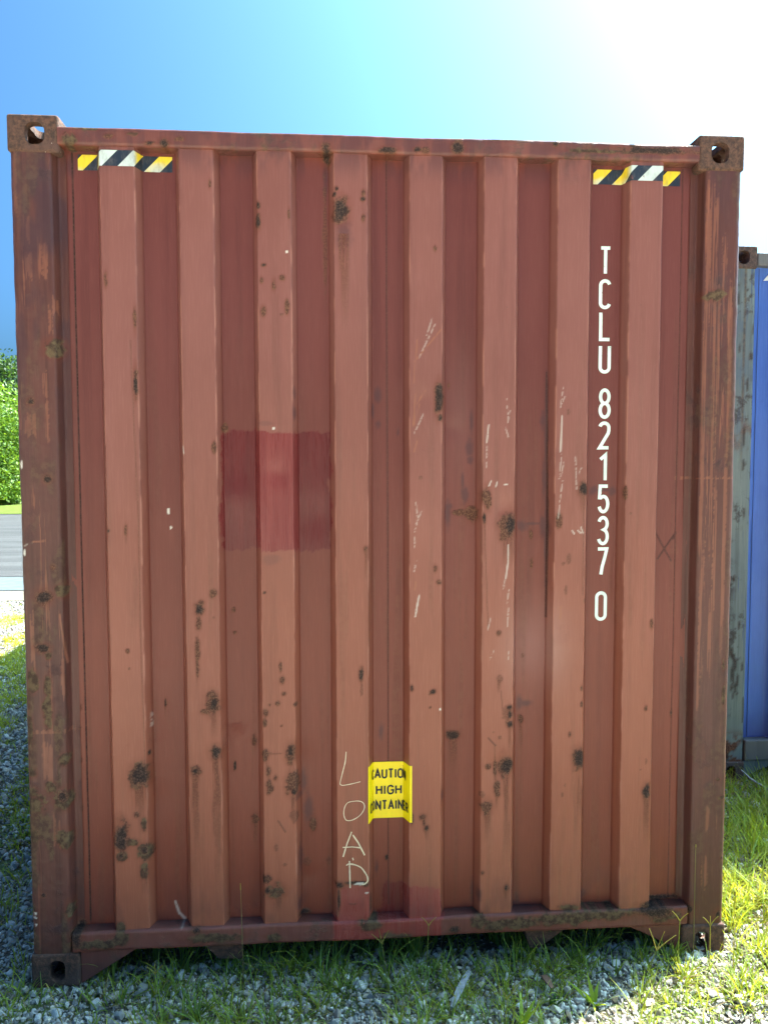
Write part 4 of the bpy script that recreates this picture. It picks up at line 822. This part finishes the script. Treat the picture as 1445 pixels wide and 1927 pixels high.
# a broad-leaved weed in the sun at the bottom
def weed(x, y, h, n, label, c1=(.30,.40,.035), wd=.016):
    z0 = float(gz(x, y)); r = root('weed', (x, y, z0), label, 'weed')
    a = np.linspace(0, 6.28, n, endpoint=False) + RS.uniform(-.3,.3,n)
    V, F, C = blades(np.full(n, x), np.full(n, y), h*RS.uniform(.6, 1.15, n), np.full(n, wd), a, RS.uniform(.2, .8, n), np.tile(c1, (n, 1)), np.full(n, z0), 7, RS.uniform(.3,.9,n))
    mesh_np('leaves', V, F, M_GRASS, r, True, None, {'col': C})
weed(1.615, -.30, .13, 8, 'bright green broad bladed weed at the bottom edge right of centre')
weed(1.875, -.22, .11, 7, 'sunlit broad bladed weed between pale stones below the right lug')
weed(1.745, -.21, .05, 11, 'small dark green leafy weed in the shaded gravel', (.05,.12,.025), .012)
weed(.585, -.20, .13, 22, 'thick green tuft of weed standing alone in the gravel left of centre', (.15,.24,.04), .006)
# litter: strip of grey bark-like wood and a brown leaf
t = NT('silvery weathered wood'); c = t.co(); a = t.noise(t.co((30,30,30)), 2, 5, .6)
M_WOOD = t.fin(t.mix(t.ramp(a, .3, .7), (.20,.20,.205), (.36,.36,.37)), .8, t.bump(t.noise(t.co((10,200,10)), 1, 4), .6, .002), .3)
def slab(name, P, wd, th, mat, label, cat):
    P = np.array(P, float); n = len(P); V = []
    for i, p in enumerate(P):
        tg = P[min(i+1,n-1)] - P[max(i-1,0)]; s = np.array([-tg[1], tg[0], 0]); s /= np.linalg.norm(s); q = wd*(.85+.3*rnd.random())/2*(1 if 0 < i < n-1 else .55)
        V += [p - s*q, p + s*q, p + s*q*.9 + [0,0,th], p - s*q*.9 + [0,0,th]]
    F = [(i*4+j, i*4+(j+1) % 4, i*4+4+(j+1) % 4, i*4+4+j) for i in range(n-1) for j in range(4)] + [(3,2,1,0), (4*n-4,4*n-3,4*n-2,4*n-1)]
    return props(mesh_np(name, np.array(V), np.array(F), mat, None, False), label, cat)
slab('wood_strip', [(1.490,-.075,.034),(1.470,-.11,.040),(1.440,-.165,.038),(1.418,-.205,.034),(1.402,-.235,.026)], .020, .007, M_WOOD, 'thin strip of silver grey wood lying on the gravel in front of the sill', 'wood strip')
M_LEAF = flat_mat('brown dead leaf', (.13,.065,.04), .8, .3)
slab('dead_leaf', [(1.728,-.105,.030),(1.735,-.125,.045),(1.742,-.150,.044),(1.752,-.170,.030)], .026, .002, M_LEAF, 'curled brown dead leaf standing in the gravel below the right lug', 'leaf')
# a bleached twig by the neighbour's lower casting
def twig():
    return slab('dry_twig', [(3.235,1.33,.125),(3.262,1.28,.095),(3.30,1.22,.078),(3.33,1.16,.062)], .010, .006, M_WOOD, 'pale dry twig leaning against the lower corner of the blue container', 'twig')
twig()
# ------------------------------------------------------------------ trees beyond the road
t = NT('tree leaf'); cc = t.attr('col', 'Color'); t.fin(cc, .5, None, .4)
tr = t.new('BsdfTranslucent'); t.put(tr.inputs[0], t.mix(1.0, cc, (1.3,1.2,.5), 'MULTIPLY')); ms = t.new('MixShader'); ms.inputs[0].default_value = .4
t.t.links.new(t.b.outputs[0], ms.inputs[1]); t.t.links.new(tr.outputs[0], ms.inputs[2]); t.t.links.new(ms.outputs[0], t.o.inputs[0]); M_LEAFT = t.m
M_BARK = flat_mat('grey brown bark', (.10,.075,.055), .9, .3, .2, 8)
def tree(x, y, h, rad, base, c0, c1, n, leaf, label, cat='tree', name='leafy_tree', trunk=True, cone=0.):
    r = root(name, (x, y, .05), label, cat, 'trees and bushes along the far side of the road')
    rs = np.random.RandomState(int(abs(x*131 + y*17)) % 9999)
    # clumps spread through the crown volume
    nc = max(26, int(n/55)); cl = []
    while len(cl) < nc:
        p = rs.uniform(-1, 1, 3); q = (p**2).sum()**.5
        lim = 1.0 - cone*max(0, p[2])*.75
        if q < 1 and math.hypot(p[0], p[1]) < lim and rs.uniform() < .25 + .75*q: cl.append(p)
    cl = np.array(cl); cz = base + (h-base)/2
    cc_ = cl*np.array([rad, rad, (h-base)/2]); cc_[:, 2] += cz
    sz = rs.uniform(.16, .34, nc)*rad
    k = rs.randint(0, nc, n); d = rs.normal(size=(n, 3)); d /= np.linalg.norm(d, axis=1)[:, None]
    P = cc_[k] + d*(sz[k]*rs.uniform(.35, 1.12, n)**.6)[:, None]*np.array([1, 1, .8])
    P = P[P[:, 2] > .05]; k = k[:len(P)]; n = len(P)
    a = rs.normal(size=(n, 3)); a /= np.linalg.norm(a, axis=1)[:, None]; b = np.cross(a, rs.normal(size=(n, 3))); b /= np.linalg.norm(b, axis=1)[:, None]
    L = leaf*rs.uniform(.6, 1.3, n)[:, None]
    V = np.stack([P - a*L, P + b*L*.5 + a*L*.1, P + a*L, P - b*L*.5 + a*L*.1], 1).reshape(-1, 3) + np.array([x, y, .05])
    F = np.arange(4*n).reshape(n, 4)
    m = np.clip(rs.uniform(size=nc)[k] * .7 + rs.uniform(size=n)*.4, 0, 1)[:, None]
    C = np.repeat(np.array(c0)*(1-m) + np.array(c1)*m, 4, 0)
    mesh_np('crown', V, F, M_LEAFT, r, False, None, {'col': C})
    # trunk and limbs
    V, F = [], []
    def limb(p, q, r0, r1, sg=5):
        o = len(V); p = np.array(p, float); q = np.array(q, float); tg = q-p; tg /= np.linalg.norm(tg); e = np.cross(tg, [.3, .9, .1]); e /= np.linalg.norm(e); g = np.cross(tg, e)
        for i in range(sg+1):
            u = i/sg; c = p*(1-u) + q*u + e*math.sin(u*5)*.04*np.linalg.norm(q-p)
            for j in range(8): V.append(c + (r0+(r1-r0)*u)*(math.cos(j*math.pi/4)*e + math.sin(j*math.pi/4)*g))
        for i in range(sg):
            for j in range(8): F.append((o+i*8+j, o+i*8+(j+1) % 8, o+i*8+8+(j+1) % 8, o+i*8+8+j))
    b0 = np.array([x, y, 0]); th = h*.62 if trunk else h*.35
    limb(b0, b0 + [0, 0, th], .022*h, .009*h)
    for j in range(9 if trunk else 5):
        t_ = .35 + .6*j/9; s = cl[j*3 % nc]; limb(b0 + [0, 0, th*t_], b0 + np.array([cc_[j*3 % nc][0]*.8, cc_[j*3 % nc][1]*.8, max(th*t_+.3, cc_[j*3 % nc][2])]), .009*h, .003*h, 4)
    mesh_np('trunk', np.array(V), np.array(F), M_BARK, r, True)
LG0, LG1 = (.075,.16,.022), (.19,.30,.045); DG0, DG1 = (.022,.060,.022), (.065,.12,.035)
tree(-15.4, 35.5, 6.0, 2.9, .6, LG0, LG1, 22000, .085, 'light green leafy tree across the road, nearest the left edge of the photo')
tree(-16.3, 41.0, 7.7, 2.2, 1.5, DG0, DG1, 17000, .10, 'darker taller tree behind the light green one across the road', name='dark_tree', cone=.6)
tree(-14.2, 33.8, 2.2, 1.5, .0, LG0, LG1, 8000, .09, 'low bright bush at the foot of the trees across the road, left edge of photo', 'bush', 'bush', False)
tree(-16.8, 33.6, 2.4, 1.5, .0, DG0, LG1, 7000, .09, 'low bush with dark gaps beneath the light green tree', 'bush', 'bush', False)
tree(-12.2, 37.5, 4.6, 2.2, .4, LG0, LG1, 7000, .13, 'small rounded tree across the road, hidden behind the maroon post')
tree(-21.5, 38.0, 7.4, 3.0, 1.0, DG0, LG1, 8000, .15, 'broad tree beyond the left edge of the road bend')
tree(-27.5, 39.0, 6.6, 2.9, 1.0, LG0, LG1, 7000, .15, 'far left tree of the row across the road')
tree(-7.0, 41.0, 5.2, 2.6, .6, DG0, LG1, 6000, .15, 'tree of the row across the road, behind the maroon container')
# the far wood closing the horizon all round the yard
rs = np.random.RandomState(5); n = 42000
a = np.radians(rs.uniform(-75, 95, n)); lump = 3.2 + 2.6*vnoise(np.degrees(a)/3.1, a*0, 7) + .8*vnoise(np.degrees(a)/.8, a*0, 8)
hh = lump*rs.uniform(0, 1, n)**.7; dd = 62 + rs.uniform(-2.5, 3.5, n) - 2*(hh/lump)
P = np.stack([dd*np.sin(a), dd*np.cos(a), hh + .05], 1); u = rs.normal(size=(n,3)); u /= np.linalg.norm(u, axis=1)[:,None]; v = np.cross(u, rs.normal(size=(n,3))); v /= np.linalg.norm(v, axis=1)[:,None]
L = .34*rs.uniform(.6, 1.3, n)[:,None]
V = np.stack([P-u*L, P+v*L*.6, P+u*L, P-v*L*.6], 1).reshape(-1, 3); m = rs.uniform(size=n)[:,None]
props(mesh_np('distant_wood', V, np.arange(4*n).reshape(n,4), M_LEAFT, None, False, None, {'col': np.repeat(np.array(DG0)*(1-m)+np.array(LG1)*m*.8, 4, 0)}), kind='stuff')
